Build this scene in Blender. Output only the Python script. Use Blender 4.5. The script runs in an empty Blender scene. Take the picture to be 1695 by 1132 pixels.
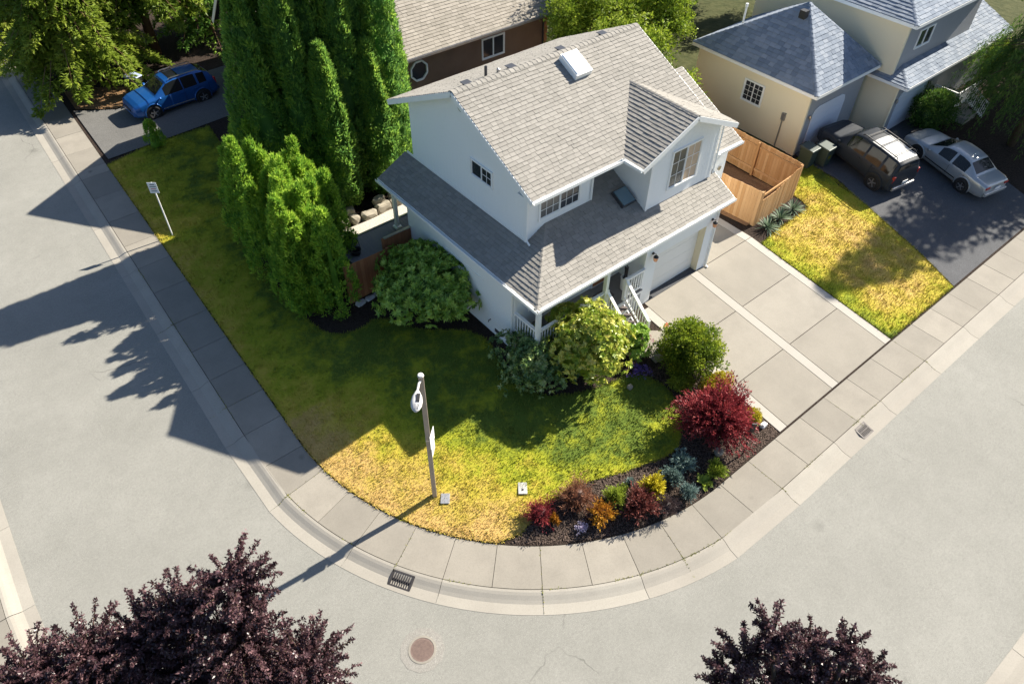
import bpy, bmesh, math, random
import numpy as np
from mathutils import Vector, Matrix
from mathutils.geometry import delaunay_2d_cdt
random.seed(7); RNG = np.random.default_rng(7)
SC = bpy.context.scene; COL = SC.collection

# ------------------------------------------------------------------ camera
CAMH = 19.5; FPX = 1202.2
YAW, PIT, ROLL = (math.radians(a) for a in (40.25, 46.1, 1.09))
fw = np.array([math.sin(YAW)*math.cos(PIT), math.cos(YAW)*math.cos(PIT), -math.sin(PIT)])
rt = np.cross(fw, [0, 0, 1]); rt /= np.linalg.norm(rt); up = np.cross(rt, fw)
rt, up = rt*math.cos(ROLL)+up*math.sin(ROLL), -rt*math.sin(ROLL)+up*math.cos(ROLL)
cd = bpy.data.cameras.new('camera'); cam = bpy.data.objects.new('camera', cd); COL.objects.link(cam)
cd.sensor_fit = 'HORIZONTAL'; cd.sensor_width = 36; cd.lens = FPX/1695*36; cd.clip_start = .1; cd.clip_end = 2000
cam.matrix_world = Matrix(((rt[0], up[0], -fw[0], 0), (rt[1], up[1], -fw[1], 0), (rt[2], up[2], -fw[2], CAMH), (0, 0, 0, 1)))
SC.camera = cam

# ------------------------------------------------------------------ light
SUN_AZ, SUN_EL = math.radians(-4.5), math.radians(37.6)      # direction towards the sun, measured from +X
w = bpy.data.worlds.new('World'); SC.world = w; w.use_nodes = True
nt = w.node_tree; bg = nt.nodes['Background']; sky = nt.nodes.new('ShaderNodeTexSky')
sky.sky_type = 'NISHITA'; sky.sun_disc = False; sky.ozone_density = 3.0; sky.sun_elevation = SUN_EL; sky.sun_rotation = math.pi/2 - SUN_AZ
nt.links.new(sky.outputs[0], bg.inputs[0]); bg.inputs[1].default_value = .064
sl = bpy.data.lights.new('sun', 'SUN'); sl.energy = 5.0; sl.angle = math.radians(.53); sl.color = (1, .925, .79)
so = bpy.data.objects.new('sun', sl); COL.objects.link(so)
sd = Vector((math.cos(SUN_AZ)*math.cos(SUN_EL), math.sin(SUN_AZ)*math.cos(SUN_EL), math.sin(SUN_EL)))
so.rotation_euler = sd.to_track_quat('Z', 'Y').to_euler(); so.location = (30, 0, 30)
vs = SC.view_settings; vs.view_transform = 'Standard'; vs.look = 'None'; vs.exposure = 1.36; vs.gamma = 1; vs.use_curve_mapping = False

# ------------------------------------------------------------------ photo pixel -> place (distances come from planes things touch)
def ray(p): return rt*(p[0]-847.5) + up*(566-p[1]) + fw*FPX
C0 = np.array([0, 0, CAMH])
def gz(p, z): d = ray(p); return C0 + d*(z-CAMH)/d[2]
def gx(p, x): d = ray(p); return C0 + d*x/d[0]
def gy(p, y): d = ray(p); return C0 + d*y/d[1]
def gplane(p, o, n): d = ray(p); return C0 + d*(np.dot(n, np.array(o)-C0)/np.dot(n, d))
def proj(P):
    q = np.array(P, float)-C0; a, b, c = q@rt, q@up, q@fw
    return np.array((847.5+FPX*a/c, 566-FPX*b/c))

# route of the street corner: a left leg, a bend and a right leg round one centre
BC = (13.2, 14.8); TILT = .03
def route(t, r):
    if t < 0: return (BC[0]-r-TILT*t, BC[1]-t)
    a = math.pi/2; L = a*10.1
    if t < L: th = math.pi + t/10.1; return (BC[0]+r*math.cos(th), BC[1]+r*math.sin(th))
    return (BC[0]+t-L, BC[1]-r)
ARC = math.pi/2*10.1
def TZ(x, y):
    if y >= BC[1]: d = x-(3.8+TILT*(y-BC[1]))
    elif x >= BC[0]: d = y-5.4
    else: d = 9.4-math.hypot(x-BC[0], y-BC[1])
    s = .11 if y < 24 else max(.02, .11-.09*(y-24)/10)
    return .12 + s*min(max(d, 0), 6.8)
def gt(p, dz=0):
    z = .4
    for _ in range(14): q = gz(p, z); z = TZ(q[0], q[1])
    return (q[0], q[1], z+dz)

# ------------------------------------------------------------------ mesh helpers
class MB:
    def __init__(s): s.v = []; s.f = []; s.r = []; s.rnd = 0.0
    def add(s, vs_, fs):
        o = len(s.v); s.v += [tuple(map(float, v)) for v in vs_]; s.f += [tuple(i+o for i in f) for f in fs]; s.r += [s.rnd]*len(vs_); return s
    def box(s, x0, x1, y0, y1, z0, z1):
        return s.add([(x, y, z) for z in (z0, z1) for y in (y0, y1) for x in (x0, x1)],
                     [(0, 2, 3, 1), (4, 5, 7, 6), (0, 1, 5, 4), (2, 6, 7, 3), (0, 4, 6, 2), (1, 3, 7, 5)])
    def obox(s, c, u, v, w, hu, hv, hw):
        c, u, v, w = (np.array(a, float) for a in (c, u, v, w))
        return s.add([c+u*a*hu+v*b*hv+w*d*hw for d in (-1, 1) for b in (-1, 1) for a in (-1, 1)],
                     [(0, 2, 3, 1), (4, 5, 7, 6), (0, 1, 5, 4), (2, 6, 7, 3), (0, 4, 6, 2), (1, 3, 7, 5)])
    def bar(s, a, b, wd, ht, upv=(0, 0, 1)):
        a, b = np.array(a, float), np.array(b, float); d = b-a; L = np.linalg.norm(d); d /= L
        sd_ = np.cross(d, upv); sd_ /= np.linalg.norm(sd_); u2 = np.cross(sd_, d)
        return s.obox((a+b)/2, d, sd_, u2, L/2, wd/2, ht/2)
    def prism(s, pts, z0, z1):
        n = len(pts); z0 = [z0]*n if np.isscalar(z0) else z0; z1 = [z1]*n if np.isscalar(z1) else z1
        A = sum(pts[i][0]*pts[(i+1) % n][1]-pts[(i+1) % n][0]*pts[i][1] for i in range(n))
        idx = range(n) if A > 0 else range(n-1, -1, -1)
        b = [(pts[i][0], pts[i][1], z0[i]) for i in idx]; t = [(pts[i][0], pts[i][1], z1[i]) for i in idx]
        return s.add(b+t, [tuple(range(n-1, -1, -1)), tuple(range(n, 2*n))]+[(i, (i+1) % n, n+(i+1) % n, n+i) for i in range(n)])
    def xprism(s, yz, x0, x1):            # polygon in YZ pushed along X
        n = len(yz); return s.add([(x0, y, z) for y, z in yz]+[(x1, y, z) for y, z in yz],
            [tuple(range(n)), tuple(range(2*n-1, n-1, -1))]+[(i, n+i, n+(i+1) % n, (i+1) % n) for i in range(n)])
    def yprism(s, xz, y0, y1):
        n = len(xz); return s.add([(x, y0, z) for x, z in xz]+[(x, y1, z) for x, z in xz],
            [tuple(range(n)), tuple(range(2*n-1, n-1, -1))]+[(i, n+i, n+(i+1) % n, (i+1) % n) for i in range(n)])
    def tube(s, path, rad, n=8, cap=True):
        path = [np.array(p, float) for p in path]; rad = [rad]*len(path) if np.isscalar(rad) else rad
        vs_, fs = [], []; ref = None
        for i, p in enumerate(path):
            d = path[min(i+1, len(path)-1)]-path[max(i-1, 0)]; d /= np.linalg.norm(d)+1e-12
            if ref is None: ref = np.array((0, 0, 1.)) if abs(d[2]) < .9 else np.array((1., 0, 0))
            a = np.cross(d, ref); a /= np.linalg.norm(a)+1e-12; b = np.cross(a, d); ref = b
            vs_ += [p+rad[i]*(a*math.cos(2*math.pi*k/n)+b*math.sin(2*math.pi*k/n)) for k in range(n)]
        for i in range(len(path)-1):
            fs += [(i*n+k, i*n+(k+1) % n, (i+1)*n+(k+1) % n, (i+1)*n+k) for k in range(n)]
        if cap: fs += [tuple(range(n-1, -1, -1)), tuple((len(path)-1)*n+k for k in range(n))]
        return s.add(vs_, fs)
    def lathe(s, prof, c=(0, 0, 0), axis='z', n=24):
        vs_, fs = [], []; c = np.array(c, float)
        for r, h in prof:
            for k in range(n):
                a = 2*math.pi*k/n; x, y = r*math.cos(a), r*math.sin(a)
                vs_.append(c+np.array({'z': (x, y, h), 'y': (x, h, y), 'x': (h, x, y)}[axis]))
        m = len(prof)
        for i in range(m-1): fs += [(i*n+k, i*n+(k+1) % n, (i+1)*n+(k+1) % n, (i+1)*n+k) for k in range(n)]
        return s.add(vs_, fs)
    def quadp(s, pts): return s.add(pts, [tuple(range(len(pts)))])
    def build(s, name, mat, parent=None, smooth=False, local=False, bevel=0):
        return obj(name, np.array(s.v).reshape(-1, 3), s.f, mat, parent, smooth, local, s.r if any(s.r) else None, bevel)

def origin(o):
    p = Vector((0, 0, 0))
    while o is not None: p += o.location; o = o.parent
    return p
def mesh_from(name, v, f, rnd=None, smooth=False):
    me = bpy.data.meshes.new(name)
    if isinstance(f, np.ndarray):
        k = f.shape[1]; me.vertices.add(len(v)); me.vertices.foreach_set('co', np.asarray(v, np.float32).ravel())
        me.loops.add(f.size); me.loops.foreach_set('vertex_index', f.astype(np.int32).ravel())
        me.polygons.add(len(f)); me.polygons.foreach_set('loop_start', np.arange(0, f.size, k, dtype=np.int32))
        me.update(calc_edges=True)
    else:
        me.from_pydata([tuple(map(float, x)) for x in v], [], f); me.update()
    if rnd is not None:
        a = me.attributes.new('rnd', 'FLOAT', 'POINT'); a.data.foreach_set('value', np.asarray(rnd, np.float32))
    if smooth: me.shade_smooth()
    return me
def obj(name, v, f, mat, parent=None, smooth=False, local=False, rnd=None, bevel=0):
    v = np.asarray(v, float)
    if parent is not None and not local: v = v-np.array(origin(parent))
    me = mesh_from(name, v, f, rnd, smooth); me.materials.append(mat)
    if not isinstance(f, np.ndarray):
        bm = bmesh.new(); bm.from_mesh(me); bmesh.ops.recalc_face_normals(bm, faces=bm.faces); bm.to_mesh(me); bm.free()
        if smooth: me.shade_smooth()
    o = bpy.data.objects.new(name, me); COL.objects.link(o); o.parent = parent
    if bevel:
        m = o.modifiers.new('bevel', 'BEVEL'); m.width = bevel; m.segments = 2; m.limit_method = 'ANGLE'
    return o
def tag(o, label, cat, group=None):
    o['label'] = label; o['category'] = cat
    if group: o['group'] = group
    return o
def thing(name, label, cat, loc=(0, 0, 0), rotz=0, group=None):
    o = bpy.data.objects.new(name, None); COL.objects.link(o); o.location = loc; o.rotation_euler = (0, 0, rotz); o.empty_display_size = .3
    return tag(o, label, cat, group)
def struct(o): o['kind'] = 'structure'; return o
def stuff(o): o['kind'] = 'stuff'; return o
def copy_tree(o, parent=None):
    c = o.copy(); COL.objects.link(c); c.parent = parent
    for ch in list(o.children): copy_tree(ch, c)
    return c

# ------------------------------------------------------------------ materials
class NT:
    def __init__(s, name, rough=.8, spec=.3):
        s.m = bpy.data.materials.new(name); s.m.use_nodes = True; s.t = s.m.node_tree; s.b = s.t.nodes['Principled BSDF']
        s.b.inputs['Roughness'].default_value = rough; s.b.inputs['Specular IOR Level'].default_value = spec
        s.co = s.t.nodes.new('ShaderNodeNewGeometry').outputs['Position']
    def n(s, typ, **k):
        x = s.t.nodes.new(typ)
        for a, b in k.items(): setattr(x, a, b)
        return x
    def l(s, a, b): s.t.links.new(a, b)
    def objco(s): s.co = s.n('ShaderNodeTexCoord').outputs['Object']; return s
    def noise(s, scale, detail=4, rough=.6, vec=None, dist=0):
        x = s.n('ShaderNodeTexNoise'); x.inputs['Scale'].default_value = scale; x.inputs['Detail'].default_value = detail
        x.inputs['Roughness'].default_value = rough; x.inputs['Distortion'].default_value = dist; s.l(vec or s.co, x.inputs['Vector']); return x.outputs['Fac']
    def ramp(s, fac, stops, interp='LINEAR'):
        x = s.n('ShaderNodeValToRGB'); e = x.color_ramp; e.interpolation = interp
        while len(e.elements) < len(stops): e.elements.new(.5)
        for el, (p, c) in zip(e.elements, stops): el.position = p; el.color = (*c, 1) if len(c) == 3 else c
        s.l(fac, x.inputs['Fac']); return x.outputs['Color']
    def mix(s, fac, a, b, mode='MIX'):
        x = s.n('ShaderNodeMix', data_type='RGBA', blend_type=mode)
        for i, val in ((0, fac), (6, a), (7, b)):
            if hasattr(val, 'is_linked') or hasattr(val, 'links'): s.l(val, x.inputs[i])
            else: x.inputs[i].default_value = val if np.isscalar(val) else (*val, 1)
        return x.outputs[2]
    def math(s, op, a, b=0.0):
        x = s.n('ShaderNodeMath', operation=op)
        for i, val in ((0, a), (1, b)):
            if hasattr(val, 'links'): s.l(val, x.inputs[i])
            else: x.inputs[i].default_value = val
        return x.outputs[0]
    def col(s, c):
        if hasattr(c, 'links'): s.l(c, s.b.inputs['Base Color'])
        else: s.b.inputs['Base Color'].default_value = (*c, 1)
        return s
    def bump(s, h, st=.3, d=.02):
        x = s.n('ShaderNodeBump'); x.inputs['Strength'].default_value = st; x.inputs['Distance'].default_value = d
        s.l(h, x.inputs['Height']); s.l(x.outputs[0], s.b.inputs['Normal']); return s
    def rnd(s):                                            # per-piece random: stored on the mesh, else per object
        a = s.n('ShaderNodeAttribute', attribute_name='rnd').outputs['Fac']; o = s.n('ShaderNodeObjectInfo').outputs['Random']
        return s.math('FRACT', s.math('ADD', a, o))
    def attr(s, name='rnd'): return s.n('ShaderNodeAttribute', attribute_name=name).outputs['Fac']
M = {}
def plain(name, c, rough=.6, spec=.4, var=.12, scale=3, metal=0, bump=0, bscale=40):
    t = NT(name, rough, spec); n = t.noise(scale, 5)
    t.col(t.mix(n, tuple(x*(1-var) for x in c), tuple(min(1, x*(1+var)) for x in c))); t.b.inputs['Metallic'].default_value = metal
    if bump: t.bump(t.noise(bscale, 4), bump, .01)
    M[name] = t.m; return t.m

def spots(t, c, sc, dark):                       # oil drips and rust spots: scattered ragged dots
    nz = t.n('ShaderNodeTexNoise'); nz.inputs['Scale'].default_value = 5; nz.inputs['Detail'].default_value = 4; t.l(t.co, nz.inputs['Vector'])
    ad = t.n('ShaderNodeMixRGB'); ad.inputs[0].default_value = .12; t.l(t.co, ad.inputs[1]); t.l(nz.outputs['Color'], ad.inputs[2])
    v = t.n('ShaderNodeTexVoronoi'); v.inputs['Scale'].default_value = sc; t.l(ad.outputs[0], v.inputs['Vector'])
    k = t.ramp(v.outputs['Distance'], [(.03, (1, 1, 1)), (.11, (0, 0, 0))]); s1 = t.n('ShaderNodeSeparateColor'); t.l(v.outputs['Color'], s1.inputs[0]); g = t.ramp(s1.outputs[0], [(.72, (0, 0, 0)), (.78, (1, 1, 1))])
    return t.mix(t.math('MULTIPLY', t.math('MULTIPLY', k, g), .5), c, dark)
def mk_asphalt(name, lo, hi, crack=True):
    t = NT(name, .9, .25); big = t.noise(.22, 5, .6); mid = t.noise(2.2, 5, .65); fine = t.noise(55, 3, .7)
    c = t.ramp(big, [(.3, lo), (.7, hi)])
    c = t.mix(t.math('MULTIPLY', t.ramp(mid, [(.35, (0, 0, 0)), (.75, (1, 1, 1))]), .35), c, tuple(x*.78 for x in lo))
    c = t.mix(t.ramp(fine, [(.52, (0, 0, 0)), (.72, (1, 1, 1))]), c, tuple(min(1, x*1.5) for x in hi))
    c = t.mix(t.ramp(fine, [(.25, (1, 1, 1)), (.42, (0, 0, 0))]), c, tuple(x*.5 for x in lo))
    sp = t.noise(13, 3, .75); c = t.mix(t.math('MULTIPLY', t.ramp(sp, [(.3, (1, 1, 1)), (.5, (0, 0, 0))]), .3), c, tuple(x*.6 for x in lo)); c = t.mix(t.math('MULTIPLY', t.ramp(sp, [(.55, (0, 0, 0)), (.75, (1, 1, 1))]), .25), c, tuple(min(1, x*1.35) for x in hi))
    if crack:
        sc = t.n('ShaderNodeVectorMath', operation='ADD'); nz = t.n('ShaderNodeTexNoise'); nz.inputs['Scale'].default_value = .9; nz.inputs['Detail'].default_value = 5
        t.l(t.co, nz.inputs['Vector']); t.l(t.co, sc.inputs[0]); t.l(nz.outputs['Color'], sc.inputs[1])
        v = t.n('ShaderNodeTexVoronoi', feature='DISTANCE_TO_EDGE'); v.inputs['Scale'].default_value = .13; t.l(sc.outputs[0], v.inputs['Vector'])
        k = t.ramp(v.outputs['Distance'], [(0, (1, 1, 1)), (.0016, (0, 0, 0))]); g = t.ramp(t.noise(.35, 2), [(.56, (0, 0, 0)), (.66, (1, 1, 1))])
        c = t.mix(t.math('MULTIPLY', t.math('MULTIPLY', k, g), .6), c, tuple(x*.35 for x in lo))
    c = spots(t, c, .45, tuple(x*.4 for x in lo)); t.col(c).bump(fine, .35, .01); M[name] = t.m
mk_asphalt('asphalt', (.19, .188, .17), (.25, .246, .224))
mk_asphalt('driveway_asphalt', (.062, .064, .07), (.09, .092, .098), False)
mk_asphalt('rear_asphalt', (.10, .098, .095), (.14, .137, .13), False)
mk_asphalt('far_asphalt', (.20, .19, .17), (.26, .25, .23), False)
def mk_concrete(name, a, b, stain=.3):
    t = NT(name, .85, .3); o = t.rnd(); big = t.noise(.8, 5, .65); fine = t.noise(30, 5, .7)
    c = t.mix(o, a, b); c = t.mix(t.math('MULTIPLY', t.ramp(big, [(.4, (0, 0, 0)), (.75, (1, 1, 1))]), stain), c, tuple(x*.62 for x in a))
    c = t.mix(t.math('MULTIPLY', t.ramp(fine, [(.35, (1, 1, 1)), (.55, (0, 0, 0))]), .25), c, tuple(x*.6 for x in a))
    c = spots(t, c, .9, tuple(x*.35 for x in a)); t.col(c).bump(fine, .2, .008); M[name] = t.m
mk_concrete('walk', (.225, .207, .177), (.295, .27, .23), .4); mk_concrete('kerb', (.29, .268, .233), (.33, .308, .268)); mk_concrete('slab', (.235, .215, .182), (.285, .262, .224), .38)
mk_concrete('slab_strip', (.34, .32, .285), (.37, .345, .31), .15)
def mk_lawn(name, blades):
    t = NT(name, .9, .15); a = t.attr('dry'); n = t.noise(1.1, 5, .7); n2 = t.noise(9, 4, .7); n3 = t.noise(.45, 3)
    d = t.math('ADD', a, t.math('MULTIPLY', t.math('SUBTRACT', n, .5), 1.3)); d = t.math('ADD', d, t.math('MULTIPLY', t.math('SUBTRACT', n2, .5), .35))
    c = t.ramp(d, [(.08, (.095, .14, .02)), (.34, (.30, .32, .022)), (.62, (.44, .35, .05)), (.95, (.50, .335, .115))])
    if blades: c = t.mix(t.math('MULTIPLY', t.attr('rnd'), .45), c, (.30, .30, .06), 'MIX')
    t.col(c)
    if not blades: t.bump(t.noise(60, 4), .6, .03)
    if blades: t.b.inputs['Subsurface Weight'].default_value = 0
    M[name] = t.m
mk_lawn('lawn', False); mk_lawn('blades', True)
def mk_soil(name, a, b, sc=14):
    t = NT(name, .95, .1); n = t.noise(sc, 6, .75); n2 = t.noise(1.2, 4); v = t.n('ShaderNodeTexVoronoi'); v.inputs['Scale'].default_value = sc*1.6; t.l(t.co, v.inputs['Vector'])
    c = t.mix(t.ramp(n, [(.35, (0, 0, 0)), (.7, (1, 1, 1))]), a, b); c = t.mix(t.math('MULTIPLY', n2, .4), c, tuple(x*.5 for x in a))
    t.col(c).bump(t.math('ADD', n, v.outputs['Distance']), .8, .03); M[name] = t.m
mk_soil('mulch', (.022, .016, .013), (.075, .055, .045)); mk_soil('dirt', (.16, .09, .045), (.30, .19, .10), 9); mk_soil('bark', (.22, .12, .06), (.42, .27, .16), 22)
mk_soil('gravel', (.50, .46, .40), (.80, .76, .70), 30); mk_soil('far_ground', (.045, .055, .02), (.10, .10, .045), 2)
plain('chips', (.115, .085, .07), .95, .1, .5, 25)
plain('white', (.84, .85, .84), .55, .4, .03, 1.5); plain('trim', (.82, .83, .82), .45, .4, .03); plain('wall_white', (.82, .84, .84), .7, .3, .04, 1.2)
def mk_siding(name, c, sp):
    t = NT(name, .7, .3); n = t.noise(.9, 5); s1 = t.n('ShaderNodeSeparateXYZ'); t.l(t.co, s1.inputs[0])
    q = t.math('FRACT', t.math('MULTIPLY', t.math('ADD', s1.outputs[0], s1.outputs[1]), 1/sp)); g = t.ramp(q, [(0, (0, 0, 0)), (.05, (1, 1, 1)), (.95, (1, 1, 1)), (1, (0, 0, 0))])
    k = t.noise(6, 4, .7); d = t.ramp(k, [(.55, (0, 0, 0)), (.8, (1, 1, 1))])
    t.col(t.mix(t.math('MULTIPLY', d, .10), t.mix(n, tuple(x*.96 for x in c), c), (.5, .5, .47))).bump(g, .5, .012); M[name] = t.m
mk_siding('wall_white', (.83, .85, .85), .2)
plain('cream', (.76, .68, .50), .7, .3, .05, .8); plain('brown_wall', (.20, .125, .085), .75, .25, .25, 1.4, 0, .2, 25); plain('grey_panel_shade_wall', (.33, .34, .36), .7, .3, .06)
plain('door_white', (.76, .76, .73), .5, .4, .03); plain('n_door', (.62, .66, .74), .5, .4, .03)
plain('black', (.02, .02, .022), .5, .4, .2); plain('dark_metal', (.05, .05, .055), .4, .5, .2); plain('steel', (.45, .45, .46), .35, .5, .1, 3, .8)
plain('brass', (.55, .30, .18), .35, .5, .1, 3, .7)
plain('deck', (.16, .165, .175), .7, .3, .12, 12); plain('porch_floor', (.22, .21, .205), .65, .3, .12, 8); plain('tread', (.12, .10, .095), .7, .3, .2, 9)
plain('pole_wood', (.40, .33, .26), .85, .2, .25, 6, 0, .3, 50); plain('rubber', (.016, .016, .017), .75, .3, .2)
plain('bin_green', (.045, .065, .058), .5, .4, .1); plain('bin_lid', (.30, .36, .52), .45, .5, .1); plain('stone', (.30, .27, .22), .9, .2, .4, 5, 0, .5, 14)
plain('block_stone', (.50, .50, .50), .9, .2, .2, 6, 0, .4, 20); plain('rust', (.175, .125, .108), .75, .4, .35, 14, .3, .6, 30); plain('iron', (.06, .055, .055), .6, .4, .3, 10, .5)
plain('plate', (.75, .75, .75), .5, .4, .04); plain('lamp_grey', (.55, .54, .52), .5, .4, .06); plain('sign_white', (.82, .82, .80), .4, .5, .02); plain('sign_ink', (.03, .03, .04), .5, .4, 0); plain('sign_red', (.55, .05, .05), .5, .4, 0)
plain('box_lid', (.22, .23, .26), .8, .2, .15); plain('box_lid_pale', (.40, .40, .39), .8, .2, .12); plain('brick', (.34, .11, .06), .85, .2, .25, 9)
plain('curtain', (.55, .42, .30), .8, .2, .25, 5); plain('dome', (.86, .88, .90), .25, .5, .03)
def mk_glass(name, c, rough=.06):
    t = NT(name, rough, .8); n = t.noise(.9, 2, .4); t.col(t.mix(n, tuple(x*.5 for x in c), tuple(x*1.5 for x in c))); M[name] = t.m
mk_glass('glass', (.035, .04, .048)); mk_glass('glass_blind', (.13, .13, .125), .15); mk_glass('glass_lower', (.10, .17, .21)); mk_glass('car_glass', (.010, .012, .014), .05); M['car_glass'].node_tree.nodes['Principled BSDF'].inputs['Specular IOR Level'].default_value = .35
def mk_shingle(name, a, b, c2):
    t = NT(name, .92, .15); r = t.rnd(); g = t.noise(70, 3, .7); lg = t.noise(.7, 4)
    c = t.ramp(r, [(0, a), (.55, b), (1, c2)]); c = t.mix(t.math('MULTIPLY', t.ramp(lg, [(.4, (0, 0, 0)), (.8, (1, 1, 1))]), .3), c, tuple(x*.75 for x in a))
    c = t.mix(t.math('MULTIPLY', t.ramp(g, [(.3, (1, 1, 1)), (.55, (0, 0, 0))]), .35), c, tuple(x*.45 for x in a))
    t.col(c).bump(g, .3, .006); M[name] = t.m
mk_shingle('shingle', (.25, .237, .215), (.285, .27, .246), (.31, .293, .267)); mk_shingle('shingle_brown', (.25, .228, .195), (.30, .272, .235), (.335, .305, .265))
mk_shingle('shingle_blue', (.17, .20, .25), (.23, .265, .32), (.28, .31, .36))
plain('roof_deck', (.045, .045, .05), .95, .1, .2)
def mk_wood(name, a, b, ax='z'):
    t = NT(name, .75, .25).objco(); mp = t.n('ShaderNodeMapping'); mp.inputs['Scale'].default_value = {'z': (14, 14, .9), 'x': (.9, 14, 14)}[ax]
    g = t.n('ShaderNodeNewGeometry').outputs['Position']; t.l(g, mp.inputs[0]); o = t.rnd()
    n = t.noise(1.6, 6, .65, mp.outputs[0], 1.2); k = t.noise(7, 3, .5, mp.outputs[0])
    c = t.mix(o, a, b); c = t.mix(t.math('MULTIPLY', n, .55), c, tuple(x*.45 for x in a)); c = t.mix(t.math('MULTIPLY', t.ramp(k, [(.62, (0, 0, 0)), (.75, (1, 1, 1))]), .5), c, tuple(x*.35 for x in a))
    t.col(c).bump(n, .25, .006); M[name] = t.m
mk_wood('cedar', (.50, .27, .11), (.68, .42, .21)); mk_wood('cedar_dark', (.34, .14, .065), (.46, .21, .10)); mk_wood('old_wood', (.17, .13, .10), (.26, .20, .15))
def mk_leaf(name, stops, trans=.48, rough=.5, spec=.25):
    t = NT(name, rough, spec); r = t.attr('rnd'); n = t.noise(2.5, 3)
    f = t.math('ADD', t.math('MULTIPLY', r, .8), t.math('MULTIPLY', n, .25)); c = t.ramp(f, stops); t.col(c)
    tr = t.n('ShaderNodeBsdfTranslucent'); t.l(c, tr.inputs['Color']); mx = t.n('ShaderNodeMixShader'); mx.inputs[0].default_value = trans
    t.l(t.b.outputs[0], mx.inputs[1]); t.l(tr.outputs[0], mx.inputs[2]); t.l(mx.outputs[0], t.t.nodes['Material Output'].inputs['Surface']); M[name] = t.m
mk_leaf('leaf_arbor', [(0, (0.037, 0.098, 0.023)), (.35, (0.138, 0.299, 0.040)), (.7, (0.345, 0.517, 0.057)), (1, (0.575, 0.690, 0.103))])
mk_leaf('leaf_cypress', [(0, (.035, .085, .035)), (.35, (.11, .25, .06)), (.7, (.25, .41, .065)), (1, (.46, .56, .09))], .58)
mk_leaf('leaf_rhodo', [(0, (0.055, 0.110, 0.022)), (.35, (0.187, 0.330, 0.050)), (.7, (0.363, 0.528, 0.088)), (1, (0.572, 0.660, 0.154))], .25, .4, .4)
mk_leaf('leaf_dark', [(0, (0.036, 0.078, 0.024)), (.45, (0.120, 0.216, 0.060)), (.78, (0.288, 0.372, 0.120)), (1, (0.700, 0.660, 0.384))], .2, .35, .5)
mk_leaf('leaf_light', [(0, (.06, .11, .014)), (.3, (.26, .36, .035)), (.65, (.52, .54, .10)), (.93, (.66, .58, .18)), (1, (.68, .42, .16))], .3, .4, .4)
mk_leaf('leaf_round', [(0, (0.028, 0.056, 0.008)), (.4, (0.126, 0.196, 0.020)), (.8, (0.280, 0.336, 0.028)), (1, (0.532, 0.448, 0.042))])
mk_leaf('leaf_red', [(0, (0.039, 0.008, 0.010)), (.4, (0.156, 0.019, 0.026)), (.75, (0.338, 0.052, 0.058)), (1, (0.494, 0.130, 0.117))], .3)
mk_leaf('leaf_plum', [(0, (0.019, 0.011, 0.013)), (.45, (0.065, 0.032, 0.038)), (.75, (0.162, 0.085, 0.095)), (.93, (0.323, 0.190, 0.199)), (1, (0.494, 0.247, 0.228))], .38, .36, .6)
mk_leaf('leaf_tree', [(0, (0.027, 0.056, 0.009)), (.35, (0.125, 0.200, 0.018)), (.7, (0.275, 0.350, 0.031)), (1, (0.475, 0.500, 0.088))], .4)
mk_leaf('leaf_fir', [(0, (.024, .05, .010)), (.35, (.11, .18, .02)), (.7, (.25, .33, .04)), (1, (.42, .46, .08))], .45)
mk_leaf('leaf_weep', [(0, (0.019, 0.048, 0.013)), (.4, (0.048, 0.112, 0.019)), (.8, (0.112, 0.192, 0.032)), (1, (0.240, 0.304, 0.064))], .4)
mk_leaf('leaf_yellow', [(0, (0.184, 0.172, 0.011)), (.5, (0.483, 0.414, 0.023)), (1, (0.690, 0.575, 0.046))], .3)
mk_leaf('leaf_lime', [(0, (0.062, 0.112, 0.013)), (.5, (0.225, 0.300, 0.031)), (1, (0.425, 0.475, 0.075))], .35)
mk_leaf('leaf_blue', [(0, (.04, .07, .065)), (.5, (.13, .20, .18)), (1, (.28, .36, .33))], .2)
mk_leaf('leaf_rusty', [(0, (.05, .02, .012)), (.5, (.22, .09, .05)), (1, (.42, .22, .14))], .3)
mk_leaf('leaf_orange', [(0, (.12, .04, .01)), (.5, (.38, .16, .02)), (1, (.60, .34, .03))], .3)
mk_leaf('leaf_burgundy', [(0, (0.033, 0.010, 0.010)), (.5, (0.143, 0.039, 0.033)), (1, (0.338, 0.130, 0.104))], .3)
mk_leaf('leaf_smoke', [(0, (.03, .02, .022)), (1, (.10, .07, .07))], .3)
mk_leaf('petal_lilac', [(0, (.35, .30, .45)), (1, (.75, .70, .85))], .3); mk_leaf('petal_violet', [(0, (.08, .05, .22)), (1, (.22, .15, .5))], .3); mk_leaf('petal_pink', [(0, (.45, .15, .25)), (1, (.75, .45, .5))], .3)
mk_leaf('leaf_weed', [(0, (.10, .14, .01)), (1, (.38, .36, .05))], .3); mk_leaf('leaf_yucca', [(0, (.03, .06, .035)), (.5, (.10, .16, .10)), (1, (.30, .36, .24))], .15)
plain('trunk', (.09, .065, .045), .9, .1, .35, 6, 0, .6, 18); plain('trunk_red', (.20, .12, .075), .9, .1, .35, 6, 0, .6, 18)
def paint(name, c, metal=.6, rough=.28, spec=.5):
    t = NT(name, rough, spec); t.col(c); t.b.inputs['Metallic'].default_value = metal; t.b.inputs['Coat Weight'].default_value = .3; t.b.inputs['Coat Roughness'].default_value = .05; M[name] = t.m
paint('paint_blue', (.010, .085, .30), .35, .28); paint('paint_grey', (.026, .031, .040), 0, .5, .15); M['paint_grey'].node_tree.nodes['Principled BSDF'].inputs['Coat Weight'].default_value = .06; paint('paint_silver', (.36, .38, .395), .35, .3); paint('roof_silver', (.27, .275, .28), .2, .45)
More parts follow.
